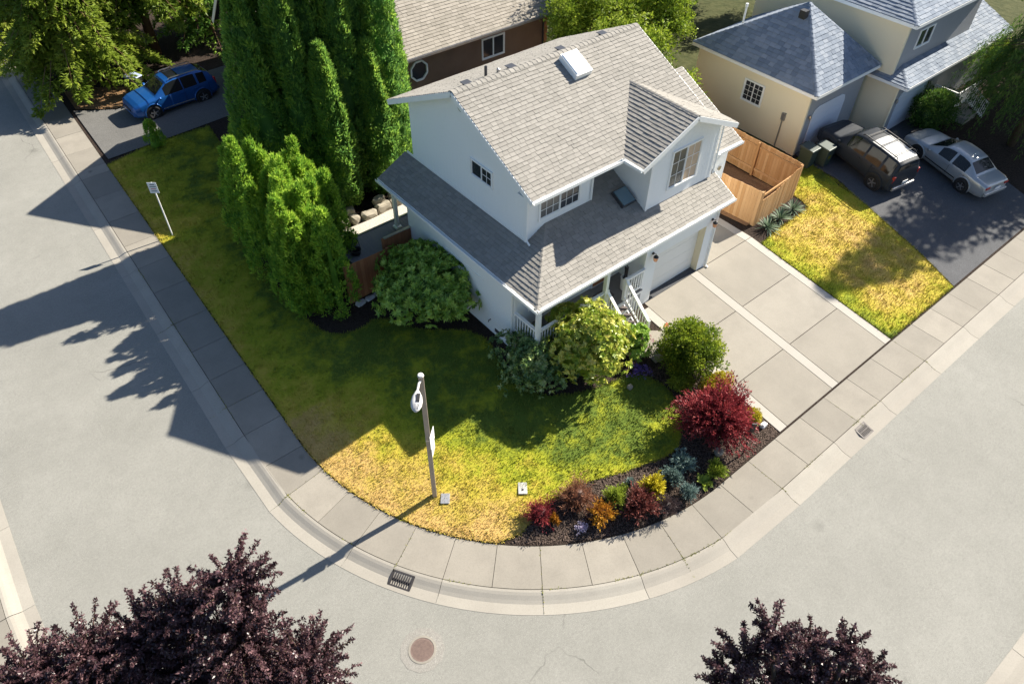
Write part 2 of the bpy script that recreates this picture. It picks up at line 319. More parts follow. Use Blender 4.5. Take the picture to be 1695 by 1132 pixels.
plain('tail_red', (.35, .02, .02), .25, .6, .1); plain('head_lens', (.7, .72, .75), .15, .7, .05); plain('alloy', (.42, .42, .43), .3, .6, .1, 5, .8); plain('chrome', (.7, .7, .7), .15, .7, .05, 5, .9)
# ================================================================== SETTING
m = MB(); m.quadp([(-400, -400, -.06), (500, -400, -.06), (500, 600, -.06), (-400, 600, -.06)]); struct(m.build('ground', M['far_ground']))
def steps(t0, t1, dt=.6):
    ks = [t0]; n = max(1, int((t1-t0)/dt))
    return [t0+(t1-t0)*i/n for i in range(n+1)]
TA, TB = -75.0, ARC+60
def strip(name, r0, r1, z, mat, t0=TA, t1=TB):
    ts = steps(t0, 0, 5)+steps(0, ARC, .5)[1:]+steps(ARC, t1, 5)[1:]
    v = []
    for t in ts: v += [(*route(t, r0), z), (*route(t, r1), z)]
    return obj(name, v, [(2*i, 2*i+1, 2*i+3, 2*i+2) for i in range(len(ts)-1)], mat)
struct(strip('road', 11.2, 18.2, 0.0, M['asphalt']))
# far side: gutter, kerb and pavement of the outer bend
def sweep(prof, t0, t1, dt=.5):
    ts = steps(t0, t1, dt if 0 <= (t0+t1)/2 <= ARC else 6); mb = MB(); n = len(prof); v = []
    for t in ts: v += [(*route(t, r), z) for r, z in prof]
    f = [(i*n+k, i*n+k+1, (i+1)*n+k+1, (i+1)*n+k) for i in range(len(ts)-1) for k in range(n-1)]
    f += [(i*n+n-1, i*n, (i+1)*n, (i+1)*n+n-1) for i in range(len(ts)-1)]
    f += [tuple(range(n)), tuple((len(ts)-1)*n+k for k in range(n-1, -1, -1))]
    mb.add(v, f); return mb
KERB = [(11.42, -.08), (11.42, .008), (11.12, .012), (11.02, .045), (10.9, .095), (10.82, .118), (10.745, .122), (10.745, -.08)]
OUT = [(17.62-.42+11.42-r+.42, z) for r, z in KERB]
# joints along the near pavement
LY = [71.5, 69.6, 67.7, 65.8, 63.9, 62, 60.1, 58.2, 56.3, 54.4, 52.5, 50.6, 48.7, 46.8, 45, 43.1, 41.2, 39.3, 37.4, 35.6, 34.8, 32.9, 30.75, 28.65, 26.9, 25.05, 22.9, 21.1, 19.4, 17.9, 16.45]
JT = [BC[1]-y for y in LY]
n = 12; JT += [-.1+(ARC+.1)*i/n for i in range(n)]
JT += [ARC+a for a in (0, 1.4, 2.8, 4.2, 5.6, 7.0, 8.55, 10.0, 11.4, 12.8, 14.2, 15.7, 17.1, 18.5, 20, 21.4, 22.9, 24.3, 25.8, 27.2, 28.7, 30.2, 32)]
walk = struct(strip('sidewalk', 9.42, 10.75, .085, M['mulch'], TA, TB))
for i in range(len(JT)-1):
    a, b = JT[i]+.008, JT[i+1]-.008; dz = random.uniform(-.003, .003)
    mb = sweep([(10.725, .05), (10.725, .12+dz), (9.425, .122+dz+random.uniform(-.002, .002)), (9.425, .05)], a, b, .3)
    mb.build('walk_panel', M['walk'], walk)
kerb = struct(strip('kerb', 10.75, 11.4, -.02, M['mulch'], TA, TB))
for i in range(0, len(JT)-1, 2):
    a, b = JT[i]+.007, JT[min(i+2, len(JT)-1)]-.007
    sweep(KERB, a, b, .3).build('kerb_segment', M['kerb'], kerb)
okerb = struct(strip('outer_kerb', 17.6, 18.3, -.03, M['mulch']))
t = -60.0
while t < ARC+40:
    L = 3.0; sweep(OUT, t+.007, t+L-.007, .4).build('kerb_segment', M['kerb'], okerb); t += L
ow = struct(strip('outer_sidewalk', 18.3, 19.72, .08, M['mulch']))
t = -60.0
while t < ARC+40:
    sweep([(19.7, .04), (19.7, .12), (18.31, .12), (18.31, .04)], t+.008, t+1.492, .4).build('walk_panel', M['walk'], ow); t += 1.5
struct(strip('outer_verge', 19.71, 40, .07, M['far_ground']))

# the block behind the pavement: one sheet that climbs to the houses
xs = [3.7+TILT*0]+list(np.arange(4, 14, .5))+list(np.arange(14, 48, 1.0))+[60, 80, 110]
ys = [5.41]+list(np.arange(5.5, 16, .5))+list(np.arange(16, 44, 1.0))+[48, 55, 65, 85, 110]
v, f, idx = [], [], {}
def inside_block(x, y):
    if y >= BC[1]: return x >= BC[0]-9.42+TILT*(y-BC[1])
    if x >= BC[0]: return y >= BC[1]-9.42
    return math.hypot(x-BC[0], y-BC[1]) <= 9.42
out = [route(t, 9.41) for t in steps(TA, 0, 3)+steps(0, ARC, .4)[1:]+steps(ARC, TB, 3)[1:]] + [(110, 5.39), (110, 110), (6.04, 110)]
pts = list(out); nb = len(out)
pts += [(x, y) for x in xs for y in ys if inside_block(x-.12, y) and inside_block(x, y-.12) and x < 109 and y < 109 and inside_block(x-.15, y-.15)]
def cdt_sheet(boundary, inner, zf):
    vs_ = [Vector((float(a), float(b))) for a, b in list(boundary)+list(inner)]; nbd = len(boundary)
    V, E, F, *_ = delaunay_2d_cdt(vs_, [(i, (i+1) % nbd) for i in range(nbd)], [], 1, 1e-5)
    return [(p.x, p.y, zf(p.x, p.y)) for p in V], [tuple(q) for q in F]
v, f = cdt_sheet(out, pts[nb:], lambda x, y: TZ(x, y))
struct(obj('yard_soil', v, f, M['mulch']))

def inpoly(P, poly):
    x, y = P[:, 0], P[:, 1]; r = np.zeros(len(P), bool); n = len(poly)
    for i in range(n):
        (x0, y0), (x1, y1) = poly[i], poly[(i+1) % n]
        c = ((y0 > y) != (y1 > y)); r ^= c & (x < (x1-x0)*(y-y0)/(y1-y0+1e-12)+x0)
    return r
def sheet(name, poly, mat, dz, step=.5, jit=0):
    P = np.array(poly); x0, y0 = P.min(0); x1, y1 = P.max(0)
    gxv, gyv = np.meshgrid(np.arange(x0, x1, step), np.arange(y0, y1, step)); g = np.c_[gxv.ravel(), gyv.ravel()]
    g = g[inpoly(g, poly)]
    v, f = cdt_sheet(poly, g, lambda x, y: TZ(x, y)+dz); return obj(name, v, f, mat)
def smooth_poly(pts, it=2):
    for _ in range(it):
        q = []
        for i in range(len(pts)):
            a, b = np.array(pts[i]), np.array(pts[(i+1) % len(pts)]); q += [tuple(a*.75+b*.25), tuple(a*.25+b*.75)]
        pts = q
    return pts
px2 = lambda L: [gt(p)[:2] for p in L]
# main corner lawn
bed = px2([(861, 884), (898, 842), (935, 812), (975, 797), (1030, 783), (1080, 764), (1122, 747), (1129, 705), (1120, 662), (1095, 634), (1055, 618), (1015, 632), (965, 652), (900, 658),
           (850, 640), (825, 600), (812, 568), (785, 550), (740, 547), (690, 547), (650, 532), (622, 527), (600, 545), (562, 556), (530, 549), (490, 513), (455, 472), (428, 432), (408, 398), (395, 350), (385, 300), (372, 250)])
def smooth_line(L, it=2):
    for _ in range(it):
        q = [L[0]]
        for a, b in zip(L, L[1:]):
            a, b = np.array(a), np.array(b); q += [tuple(a*.75+b*.25), tuple(a*.25+b*.75)]
        L = q+[L[-1]]
    return L
edge = [route(t, 9.38) for t in np.arange(BC[1]-35.3, 8.2, .35)]
lawn_poly = edge+smooth_line(bed)+[(9.6, 35.6), (8.0, 35.7), (6.5, 35.75)]
right_poly = [(23.25, 5.46), (27.9, 5.46), (28.5, 7.3), (29.3, 10.5), (30.0, 14.5), (27.2, 14.5), (27.1, 12.5), (26.9, 11.9), (24.2, 11.75), (23.25, 11.6)]
def lawn(name, poly, dryf, dens, hgt):
    o = sheet(name, poly, M['lawn'], .02, .4); me = o.data
    co = np.array([q.co for q in me.vertices]); a = me.attributes.new('dry', 'FLOAT', 'POINT'); a.data.foreach_set('value', dryf(co[:, 0], co[:, 1]).astype(np.float32)); struct(o)
    P = np.array(poly); x0, y0 = P.min(0); x1, y1 = P.max(0); n = int((x1-x0)*(y1-y0)*dens); g = np.c_[RNG.uniform(x0, x1, n), RNG.uniform(y0, y1, n)]; g = g[inpoly(g, poly)]; n = len(g)
    z = np.array([TZ(*q) for q in g])+.015; B = np.c_[g, z]; th = RNG.uniform(0, 2*np.pi, n); lean = RNG.uniform(.1, .9, n); L = hgt*RNG.uniform(.5, 1.35, n)
    clump = np.sin(g[:, 0]*5.1+np.sin(g[:, 1]*3.3))*np.sin(g[:, 1]*4.7+np.sin(g[:, 0]*2.9)); L *= 1+.35*clump
    d = np.c_[np.cos(th)*lean, np.sin(th)*lean, np.ones(n)]; d /= np.linalg.norm(d, axis=1)[:, None]; s = np.c_[-np.sin(th), np.cos(th), np.zeros(n)]*.011
    V = np.stack([B-s, B+s, B+d*L[:, None]], 1).reshape(-1, 3); F = np.arange(3*n).reshape(-1, 3); r = np.repeat(RNG.random(n), 3)
    # ragged edge: longer blades leaning over the border, and coarser tufts inside
    ex_ = []
    for i in range(len(poly)):
        a, c = np.array(poly[i]), np.array(poly[(i+1) % len(poly)]); k = int(np.linalg.norm(c-a)*110); ex_.append(a+(c-a)*RNG.random((k, 1))+RNG.normal(size=(k, 2))*.028)
    tu = g[RNG.integers(0, n, int(n/260))]; ex_.append((tu[:, None]+RNG.normal(size=(len(tu), 12, 2))*.035).reshape(-1, 2)); ex = np.concatenate(ex_); m_ = len(ex)
    Be = np.c_[ex, [max(TZ(*q), .12)+.01 for q in ex]]; th = RNG.uniform(0, 2*np.pi, m_); ln = RNG.uniform(.2, 1.3, m_); d2 = np.c_[np.cos(th)*ln, np.sin(th)*ln, np.ones(m_)]; d2 /= np.linalg.norm(d2, axis=1)[:, None]; s2 = np.c_[-np.sin(th), np.cos(th), np.zeros(m_)]*.011
    V = np.concatenate([V, np.stack([Be-s2, Be+s2, Be+d2*(hgt*RNG.uniform(.7, 1.7, m_))[:, None]], 1).reshape(-1, 3)]); F = np.arange(len(V)).reshape(-1, 3); r = np.concatenate([r, np.repeat(RNG.random(m_), 3)]); g = np.concatenate([g, ex])
    dr_ = dryf(g[:, 0], g[:, 1]); dr_[n:] += RNG.normal(size=m_)*.25-.1
    b = obj('grass', V, F, M['blades'], rnd=r); b.data.attributes.new('dry', 'FLOAT', 'POINT').data.foreach_set('value', np.repeat(dr_, 3).astype(np.float32))
    return stuff(b)
def dry1(x, y):
    d = 9.4-np.hypot(np.minimum(x, 13.2)-13.2, np.minimum(y, 14.8)-14.8)
    v = np.clip(1.0-d*.235, .12, .95); v = np.where(y > 16, np.clip(.52-(x-4)*.15, .1, .55), v)
    v = v-np.clip((x-8.0)/2.2, 0, 1)*.25*(y < 12)+np.clip((y-20)/6, 0, 1)*.12
    return np.clip(v, .06, .95)
o = lawn('lawn', lawn_poly, dry1, 700, .075); tag(o, 'grass blades covering the corner lawn', 'grass')
def dry2(x, y): return np.clip(.78-np.clip((24.8-x)/1.5, 0, 1)*.5-np.clip((6.4-y)/1.2, 0, 1)*.3-np.clip((y-11.2)/2, 0, 1)*.3-np.clip((x-27.6)/1.5, 0, 1)*.3, .1, .9)
o = lawn('lawn', right_poly, dry2, 700, .075); tag(o, 'grass blades covering the dry lawn strip beside the concrete driveway', 'grass')

# concrete driveway, slab by slab
drv = struct(sheet('driveway', [(16.32, 5.42), (23.22, 5.42), (23.22, 14.9), (20.3, 14.9), (20.3, 12.4), (16.4, 12.4)], M['mulch'], .004, 1))
def slab(x0, x1, y0, y1, mat='slab', g=.012):
    P = [(x0+g, y0+g), (x1-g, y0+g), (x1-g, y1-g), (x0+g, y1-g)]; zt = [TZ(*p)+.026 for p in P]
    MB().prism(P, [z-.08 for z in zt], zt).build('slab', M[mat], drv)
ysL = [5.43, 7.58, 9.81, 12.12]
slab(16.34, 16.74, 5.43, 11.9, 'slab_strip'); slab(19.36, 19.76, 5.43, 12.12, 'slab_strip'); slab(22.8, 23.2, 5.43, 12.12, 'slab_strip'); slab(22.8, 23.2, 12.12, 14.85, 'slab_strip')
for a, b in zip(ysL, ysL[1:]): slab(16.74, 19.36, a, b)
for a, b in zip(ysL+[12.12], ysL[1:]+[14.85]):
    if b > a: slab(19.76 if a < 12.1 else 20.3, 22.8, a, b)
MB().box(16.75, 20.0, 12.12, 12.47, .8, .885).build('garage_apron', M['driveway_asphalt'], drv)
# path to the porch stairs
pth = px2([(1065, 548), (1108, 548), (1128, 566), (1112, 590), (1085, 602), (1058, 575)])
struct(sheet('front_path', pth, M['slab'], .03, .4))
# neighbour's asphalt drive and the drive of the blue car
struct(sheet('neighbour_driveway', [(27.95, 5.46), (36.2, 5.46), (37.0, 8.5), (37.3, 11.4), (38.4, 12.2), (38.4, 13.3), (34.9, 13.3), (34.9, 14.9), (30.05, 14.9), (29.3, 10.5), (28.55, 7.3)], M['driveway_asphalt'], .03, .5))
struct(sheet('rear_driveway', [(4.62, 35.75), (9, 35.8), (16, 36.2), (16, 41.5), (9.5, 41.2), (6.6, 40.2), (4.75, 41.5)], M['rear_asphalt'], .05, 1))
struct(sheet('dirt_verge', [(4.9, 41.6), (6.6, 40.3), (8.0, 40.9), (8.0, 42.2), (6.4, 43.4), (5.0, 44)], M['dirt'], .05, 1))
struct(sheet('gravel_bed', [(8.8, 21.4), (16, 21.4), (16, 23.1), (8.6, 23.3)], M['gravel'], .07, .5))
struct(sheet('side_yard', [(20.4, 14.9), (23.3, 14.9), (23.6, 12.7), (26.85, 12.8), (27, 27), (20.4, 27)], M['bark'], .05, 1))
struct(sheet('rear_yard', [(20.5, 27.1), (27.3, 27.1), (27.3, 15.2), (29.8, 15.2), (29.8, 21.8), (45.4, 22.6), (45.4, 16.2), (47, 5.6), (100, 5.6), (100, 100), (20.5, 100)], M['far_ground'], .04, 2.5))
# wood chips on the beds
def chips(poly, n, label):
    P = np.array(poly); x0, y0 = P.min(0); x1, y1 = P.max(0); g = np.c_[RNG.uniform(x0, x1, n), RNG.uniform(y0, y1, n)]; g = g[inpoly(g, poly)]; n = len(g)
    B = np.c_[g, [TZ(*q)+.012 for q in g]]; th = RNG.uniform(0, 2*np.pi, n); a = np.c_[np.cos(th), np.sin(th), RNG.uniform(-.3, .3, n)]*RNG.uniform(.02, .05, (n, 1)); b = np.c_[-np.sin(th), np.cos(th), RNG.uniform(-.5, .5, n)]*.013
    hh = np.c_[np.zeros((n, 2)), RNG.uniform(0, .03, n)]
    V = np.stack([B-a+hh, B+b+hh, B+a+hh, B-b+hh], 1).reshape(-1, 3); o = obj('bark_mulch', V, np.arange(4*n).reshape(-1, 4), M['chips'], rnd=np.repeat(RNG.random(n), 4)); tag(stuff(o), label, 'mulch')
bedpoly = [route(t, 9.36) for t in np.arange(8.3, ARC+3.0, .4)]+[(16.3, 5.5), (16.3, 9.5)]+[bed[10], bed[9], bed[8], bed[7], bed[6], bed[5], bed[4], bed[3], bed[2], bed[1], bed[0]]
chips(bedpoly, 26000, 'dark bark mulch on the planted bed by the pavement')
# ================================================================== HOUSES
def nrm(a): a = np.array(a, float); return a/np.linalg.norm(a)
def clip_poly(poly, cpoly):               # convex clip in 2-D
    outp = poly; n = len(cpoly)
    for i in range(n):
        a, b = cpoly[i], cpoly[(i+1) % n]; inp, outp = outp, []
        sdf = lambda p: (b[0]-a[0])*(p[1]-a[1])-(b[1]-a[1])*(p[0]-a[0])
        for j in range(len(inp)):
            p, q = inp[j], inp[(j+1) % len(inp)]; sp, sq = sdf(p), sdf(q)
            if sp >= 0: outp.append(p)
            if (sp >= 0) != (sq >= 0): t = sp/(sp-sq); outp.append((p[0]+(q[0]-p[0])*t, p[1]+(q[1]-p[1])*t))
        if len(outp) < 3: return []
    return outp
class Roof:
    def __init__(s, mat, tw=(.20, .32), ex=.145, butt=.024): s.mat = mat; s.tw = tw; s.ex = ex; s.butt = butt; s.single = []; s.rest = MB(); s.deck = MB(); s.caps = []
    def face(s, pts, holes=()):
        P = [np.array(p, float) for p in pts]; nn = nrm(np.cross(P[1]-P[0], P[2]-P[0]))
        if nn[2] < 0: nn = -nn; P = P[::-1]
        v = nrm(np.array((0, 0, 1.))-nn*nn[2]); u = np.cross(v, nn); o = P[0]
        poly = [((p-o)@u, (p-o)@v) for p in P]
        A = sum(poly[i][0]*poly[(i+1) % len(poly)][1]-poly[(i+1) % len(poly)][0]*poly[i][1] for i in range(len(poly)))
        if A < 0: poly = poly[::-1]
        top = [p-nn*.004 for p in P]; bot = [p-nn*.05 for p in P]; k = len(P)
        s.deck.add(top+bot, [tuple(range(k)), tuple(range(2*k-1, k-1, -1))]+[(i, k+i, k+(i+1) % k, (i+1) % k) for i in range(k)])
        u0 = min(p[0] for p in poly); u1 = max(p[0] for p in poly); v0 = min(p[1] for p in poly); v1 = max(p[1] for p in poly)
        row = 0; vv = v0-.02
        while vv < v1:
            uu = u0-random.uniform(0, .3)
            while uu < u1:
                wd = random.choice((s.tw[0], (s.tw[0]+s.tw[1])/2, s.tw[1])); jv = random.uniform(-.01, .01); hb = s.butt*random.uniform(.8, 1.25)
                rc = [(uu+.004, vv+jv), (uu+wd-.004, vv+jv), (uu+wd-.004, vv+s.ex+.02), (uu+.004, vv+s.ex+.02)]
                if abs(uu) < 1e3:
                    c = clip_poly(rc, poly)
                    if len(c) >= 3:
                        full = len(c) == 4 and all(abs(c[i][0]-rc[j][0])+abs(c[i][1]-rc[j][1]) < 1e-6 for i, j in zip(range(4), range(4)))
                        hz = lambda q: hb+(.003-hb)*(q[1]-vv-jv)/(s.ex+.02-jv)
                        if full: s.single.append((o+u*(uu+wd/2)+v*(vv+jv), u, v, nn, wd, hb))
                        else: s.tab(s.rest, c, hz, o, u, v, nn)
                uu += wd
            vv += s.ex; row += 1
    def tab(s, mb, c, hz, o, u, v, nn):
        k = len(c); mb.rnd = random.uniform(.01, 1)
        mb.add([o+u*q[0]+v*q[1]+nn*hz(q) for q in c]+[o+u*q[0]+v*q[1] for q in c], [tuple(range(k))]+[(i, k+i, k+(i+1) % k, (i+1) % k) for i in range(k)])
    def ridge(s, a, b, step=.19, w=.14, n1=None, n2=None):
        a, b = np.array(a, float), np.array(b, float); L = np.linalg.norm(b-a); d = (b-a)/L
        sd_ = nrm(np.cross(d, (0, 0, 1))); u2 = np.cross(sd_, d); k = int(L/step)
        s.caps.append((a, d, sd_, u2, L/k, k, w))
    def build(s, house, singles=300):
        roof = s.deck.build('roof', M['roof_deck'], house); cache = {}
        S = sorted(s.single, key=lambda q: np.linalg.norm(q[0]-C0)); vis = []
        for q in S:
            px = proj(q[0]); inside = 0 < px[0] < 1695 and 0 < px[1] < 1132 and q[3]@(C0-q[0]) > 0
            if inside and len(vis) < singles: vis.append(q)
            else:
                o, u, v, nn, wd, hb = q; s.rest.rnd = random.uniform(.01, 1); h2 = .003
                cs = [(-wd/2+.004, 0, hb), (wd/2-.004, 0, hb), (wd/2-.004, s.ex+.02, h2), (-wd/2+.004, s.ex+.02, h2)]
                s.rest.add([o+u*a+v*b+nn*c for a, b, c in cs]+[o+u*a+v*b for a, b, c in cs], [(0, 1, 2, 3)]+[(i, 4+i, 4+(i+1) % 4, (i+1) % 4) for i in range(4)])
        base = origin(house)
        for o, u, v, nn, wd, hb in vis:
            key = (round(wd, 3), round(hb, 3))
            if key not in cache:
                cs = [(-wd/2+.004, 0, hb), (wd/2-.004, 0, hb), (wd/2-.004, s.ex+.02, .003), (-wd/2+.004, s.ex+.02, .003)]
                me = mesh_from('shingle', [(a, b, c) for a, b, c in cs]+[(a, b, 0) for a, b, c in cs], [(0, 1, 2, 3)]+[(i, 4+i, 4+(i+1) % 4, (i+1) % 4) for i in range(4)]); me.materials.append(M[s.mat]); cache[key] = me
            ob = bpy.data.objects.new('shingle', cache[key]); COL.objects.link(ob); ob.parent = roof
            ob.matrix_local = Matrix([[u[i], v[i], nn[i], o[i]-base[i]] for i in range(3)]+[[0, 0, 0, 1]])
        if s.rest.v: stuff(s.rest.build('shingle_field', M[s.mat], roof))
        cm = {}
        for a, d, sd_, u2, st, k, w in s.caps:
            for i in range(k):
                key = round(st, 3)
                if key not in cm:
                    prof = [(-w, -.055), (-w*.5, -.02), (0, -.004), (w*.5, -.02), (w, -.055)]
                    vv = [(x, y, z+(.022 if j == 0 else .008)) for j, x in enumerate((0, st+.02)) for y, z in prof]; vv += [(x, y, z-.03) for x, y, z in vv]
                    n5 = 5; ff = [(i2, i2+1, n5+i2+1, n5+i2) for i2 in range(4)]+[(0, 10, 11, 1), (1, 11, 12, 2), (2, 12, 13, 3), (3, 13, 14, 4), (0, 5, 15, 10), (4, 14, 19, 9)]
                    me = mesh_from('ridge_cap', vv, ff); me.materials.append(M[s.mat]); cm[key] = me
                ob = bpy.data.objects.new('ridge_cap', cm[key]); COL.objects.link(ob); ob.parent = roof; p = a+d*st*i
                ob.matrix_local = Matrix([[d[j], sd_[j], u2[j], p[j]-base[j]] for j in range(3)]+[[0, 0, 0, 1]])
        return roof
def window(house, o, u, v, w_, h_, sashes=2, grid=(0, 0), mats=None, fr=.06, grid_in=(), frame='trim', pos=.0):
    """o = lower left corner seen from outside, u right, v up"""
    o, u, v = np.array(o, float), nrm(u), nrm(v); n = np.cross(u, v); c = lambda a, b, d: o+u*a+v*b+n*(d+pos)
    mb = MB()
    for a0, a1, b0, b1 in ((-fr, w_+fr, -fr, 0), (-fr, w_+fr, h_, h_+fr), (-fr, 0, 0, h_), (w_, w_+fr, 0, h_)): mb.obox(c((a0+a1)/2, (b0+b1)/2, .02), u, v, n, (a1-a0)/2, (b1-b0)/2, .035)
    W = mb.build('window', M[frame], house)
    for i in range(sashes):
        a0, a1 = w_*i/sashes, w_*(i+1)/sashes; d = .004+.012*(i % 2)
        mat = (mats or ['glass']*sashes)[i]
        MB().quadp([c(a0+.02, .02, d), c(a1-.02, .02, d), c(a1-.02, h_-.02, d), c(a0+.02, h_-.02, d)]).build('pane', M[mat], W)
        sb = MB(); t = .022
        for q in ((a0+t/2, 0), (a1-t/2, 0)): sb.obox(c(q[0], h_/2, d+.012), u, v, n, t/2+.006, h_/2, .014)
        for q in (t/2, h_-t/2): sb.obox(c((a0+a1)/2, q, d+.011), u, v, n, (a1-a0)/2, t/2+.006, .013)
        sb.build('sash', M[frame], W)
        if grid[0] and (not grid_in or i in grid_in):
            gb = MB()
            for k in range(1, grid[0]): gb.obox(c(a0+(a1-a0)*k/grid[0], h_/2, d+.006), u, v, n, .008, h_/2-.03, .004)
            for k in range(1, grid[1]): gb.obox(c((a0+a1)/2, h_*k/grid[1], d+.007), u, v, n, (a1-a0)/2-.03, .008, .004)
            gb.build('muntin_grid', M[frame], W)
    return W
def gutter(house, a, b, mat='trim', off=.05):
    a, b = np.array(a, float), np.array(b, float); d = nrm(b-a); sd_ = np.cross(d, (0, 0, 1)); mb = MB()
    mb.bar(a+(0, 0, -.075), b+(0, 0, -.075), .10, .012); mb.bar(a+sd_*.05+(0, 0, -.03), b+sd_*.05+(0, 0, -.03), .014, .10); mb.bar(a-sd_*.05+(0, 0, -.03), b-sd_*.05+(0, 0, -.03), .014, .10)
    return mb.build('gutter', M[mat], house)
def fascia(house, a, b, h=.16, t=.035, mat='trim', name='fascia'):
    return MB().bar(np.array(a, float)+(0, 0, -h/2-.01), np.array(b, float)+(0, 0, -h/2-.01), t, h).build(name, M[mat], house)

# ------------------------------------------------------------------ the white house
EX, EY, EZ, SL, EXR, YBK = 11.07, 11.9, 4.06, .5, 20.64, 21.05
GX, FY, FY2 = 12.38, 14.03, 14.75
RX, RXR, RY, RZ, MP, ME, YB2 = 11.95, 20.12, 17.23, 8.78, .48, 13.3, 21.16
BX, BEL, BER, BYF, BYW, BNP = 18.14, 15.8, 20.48, 12.44, 12.92, .45
mz = lambda y: RZ-MP*abs(RY-y); EZ2 = mz(ME); BZ = EZ2+BNP*(BX-BEL); BYB = RY-(RZ-BZ)/MP
H = thing('white_house', 'two-storey white house with grey shingle roof on the corner lot', 'house', (16, 16.5, .85))
R = Roof('shingle')
lz = lambda x, y: (x, y, EZ+SL*(x-EX)); fz = lambda x, y: (x, y, EZ+SL*(y-EY))
R.face([lz(EX, EY), lz(EX, FY), lz(GX, FY), lz(EX+FY-EY, FY)]); R.face([lz(EX, FY), lz(EX, YBK), lz(GX, YBK), lz(GX, FY)])
R.face([fz(EX, EY), fz(15.25, EY), fz(15.25, FY), fz(EX+FY-EY, FY)]); R.face([fz(15.25, EY), fz(16.84, EY), fz(16.84, FY2), fz(15.25, FY2)]); R.face([fz(16.84, EY), fz(EXR, EY), fz(EXR, 13.25), fz(16.84, 13.25)])
R.face([(RX, ME, EZ2), (RXR, ME, EZ2), (RXR, RY, RZ), (RX, RY, RZ)]); R.face([(RXR, YB2, mz(YB2)), (RX, YB2, mz(YB2)), (RX, RY, RZ), (RXR, RY, RZ)])
R.face([(BEL, BYF, EZ2), (BEL, ME, EZ2), (BX, BYB, BZ), (BX, BYF, BZ)]); R.face([(BER, BYF, EZ2), (BX, BYF, BZ), (BX, BYB, BZ), (BER, ME, EZ2)])
WEY, WEZ, WTY, WXR = 13.0, 5.43, 16.3, 21.95
WTZ = WEZ+MP*(WTY-WEY); R.face([(20.14, WEY, WEZ), (WXR, WEY, WEZ), (WXR, WTY, WTZ), (20.14, WTY, WTZ)])
R.ridge((RX, RY, RZ+.01), (RXR, RY, RZ+.01)); R.ridge((BX, BYF, BZ+.01), (BX, BYB, BZ+.01), .19, .11); R.ridge((EX, EY, EZ+.01), fz(EX+FY-EY, FY), .19, .11)
R.build(H)
wl = lambda f, m='wall_white', nm='wall': f.build(nm, M[m], H)
# upper storey solids
wl(MB().xprism([(FY, 4.2), (FY, mz(FY)-.06), (RY, RZ-.07), (20.5, mz(20.5)-.06), (20.5, 4.2)], GX, 15.25))
wl(MB().xprism([(FY2, 4.2), (FY2, mz(FY2)-.06), (RY, RZ-.07), (20.5, mz(20.5)-.06), (20.5, 4.2)], 15.25, 19.98))
bz = lambda x: EZ2+BNP*min(x-BEL, BER-x)-.055
wl(MB().yprism([(16.84, 4.3), (16.84, bz(16.84)), (BX, BZ-.06), (20.3, bz(20.3)), (20.3, 4.3)], BYW, 15.3), 'wall_white', 'bay_wall')
wl(MB().box(20.29, 21.72, 13.3, 16.2, .8, WEZ+MP*.25-.06), 'white')
wl(MB().xprism([(13.32, WEZ+.02), (13.32, WEZ+MP*.3-.06), (16.2, WTZ-.1), (16.2, WEZ+.02)], 20.3, 21.7), 'white')
# soffits
wl(MB().box(RX+.02, 15.8, ME+.03, FY, EZ2-.10, EZ2-.075), 'white', 'soffit'); wl(MB().box(EX+.03, EXR-.03, EY+.03, 13.3, EZ-.09, EZ-.065), 'white', 'soffit')
wl(MB().box(EX+.03, GX, 13.3, YBK-.03, EZ-.095, EZ-.07), 'white', 'soffit')
# rake boards
def rake(a, b, nm='rake_board', h=.17): fascia(H, a, b, h, .03, 'trim', nm)
rake((RX-.012, ME, EZ2), (RX-.012, RY, RZ)); rake((RX-.012, YB2, mz(YB2)), (RX-.012, RY, RZ)); rake((RXR+.012, ME, EZ2), (RXR+.012, RY, RZ)); rake((RXR+.012, YB2, mz(YB2)), (RXR+.012, RY, RZ))
rake((BEL, BYF-.012, EZ2), (BX, BYF-.012, BZ)); rake((BER, BYF-.012, EZ2), (BX, BYF-.012, BZ)); rake((EXR+.012, EY, EZ), (EXR+.012, 13.25, EZ+SL*1.35)); rake((WXR+.012, WEY, WEZ), (WXR+.012, WTY, WTZ))
# soffit boards under the rakes
for a, b, x0, x1 in (((ME, EZ2), (RY, RZ), RX+.01, GX), ((YB2, mz(YB2)), (RY, RZ), RX+.01, GX)):
    wl(MB().add([(x0, a[0], a[1]-.075), (x1, a[0], a[1]-.075), (x1, b[0], b[1]-.075), (x0, b[0], b[1]-.075)], [(0, 1, 2, 3)]), 'white', 'rake_soffit')
for xa in (BEL, BER): wl(MB().add([(xa, BYF+.01, EZ2-.075), (xa, BYW, EZ2-.075), (BX, BYW, BZ-.075), (BX, BYF+.01, BZ-.075)], [(0, 1, 2, 3)]), 'white', 'rake_soffit')
gutter(H, (EX-.04, EY-.06, EZ), (EXR, EY-.06, EZ)); gutter(H, (EX-.06, YBK, EZ), (EX-.06, EY-.1, EZ)); gutter(H, (RX, ME-.06, EZ2), (BEL-.05, ME-.06, EZ2)); gutter(H, (BEL-.06, ME+.1, EZ2), (BEL-.06, BYF, EZ2)); gutter(H, (20.6, WEY-.06, WEZ), (WXR, WEY-.06, WEZ))
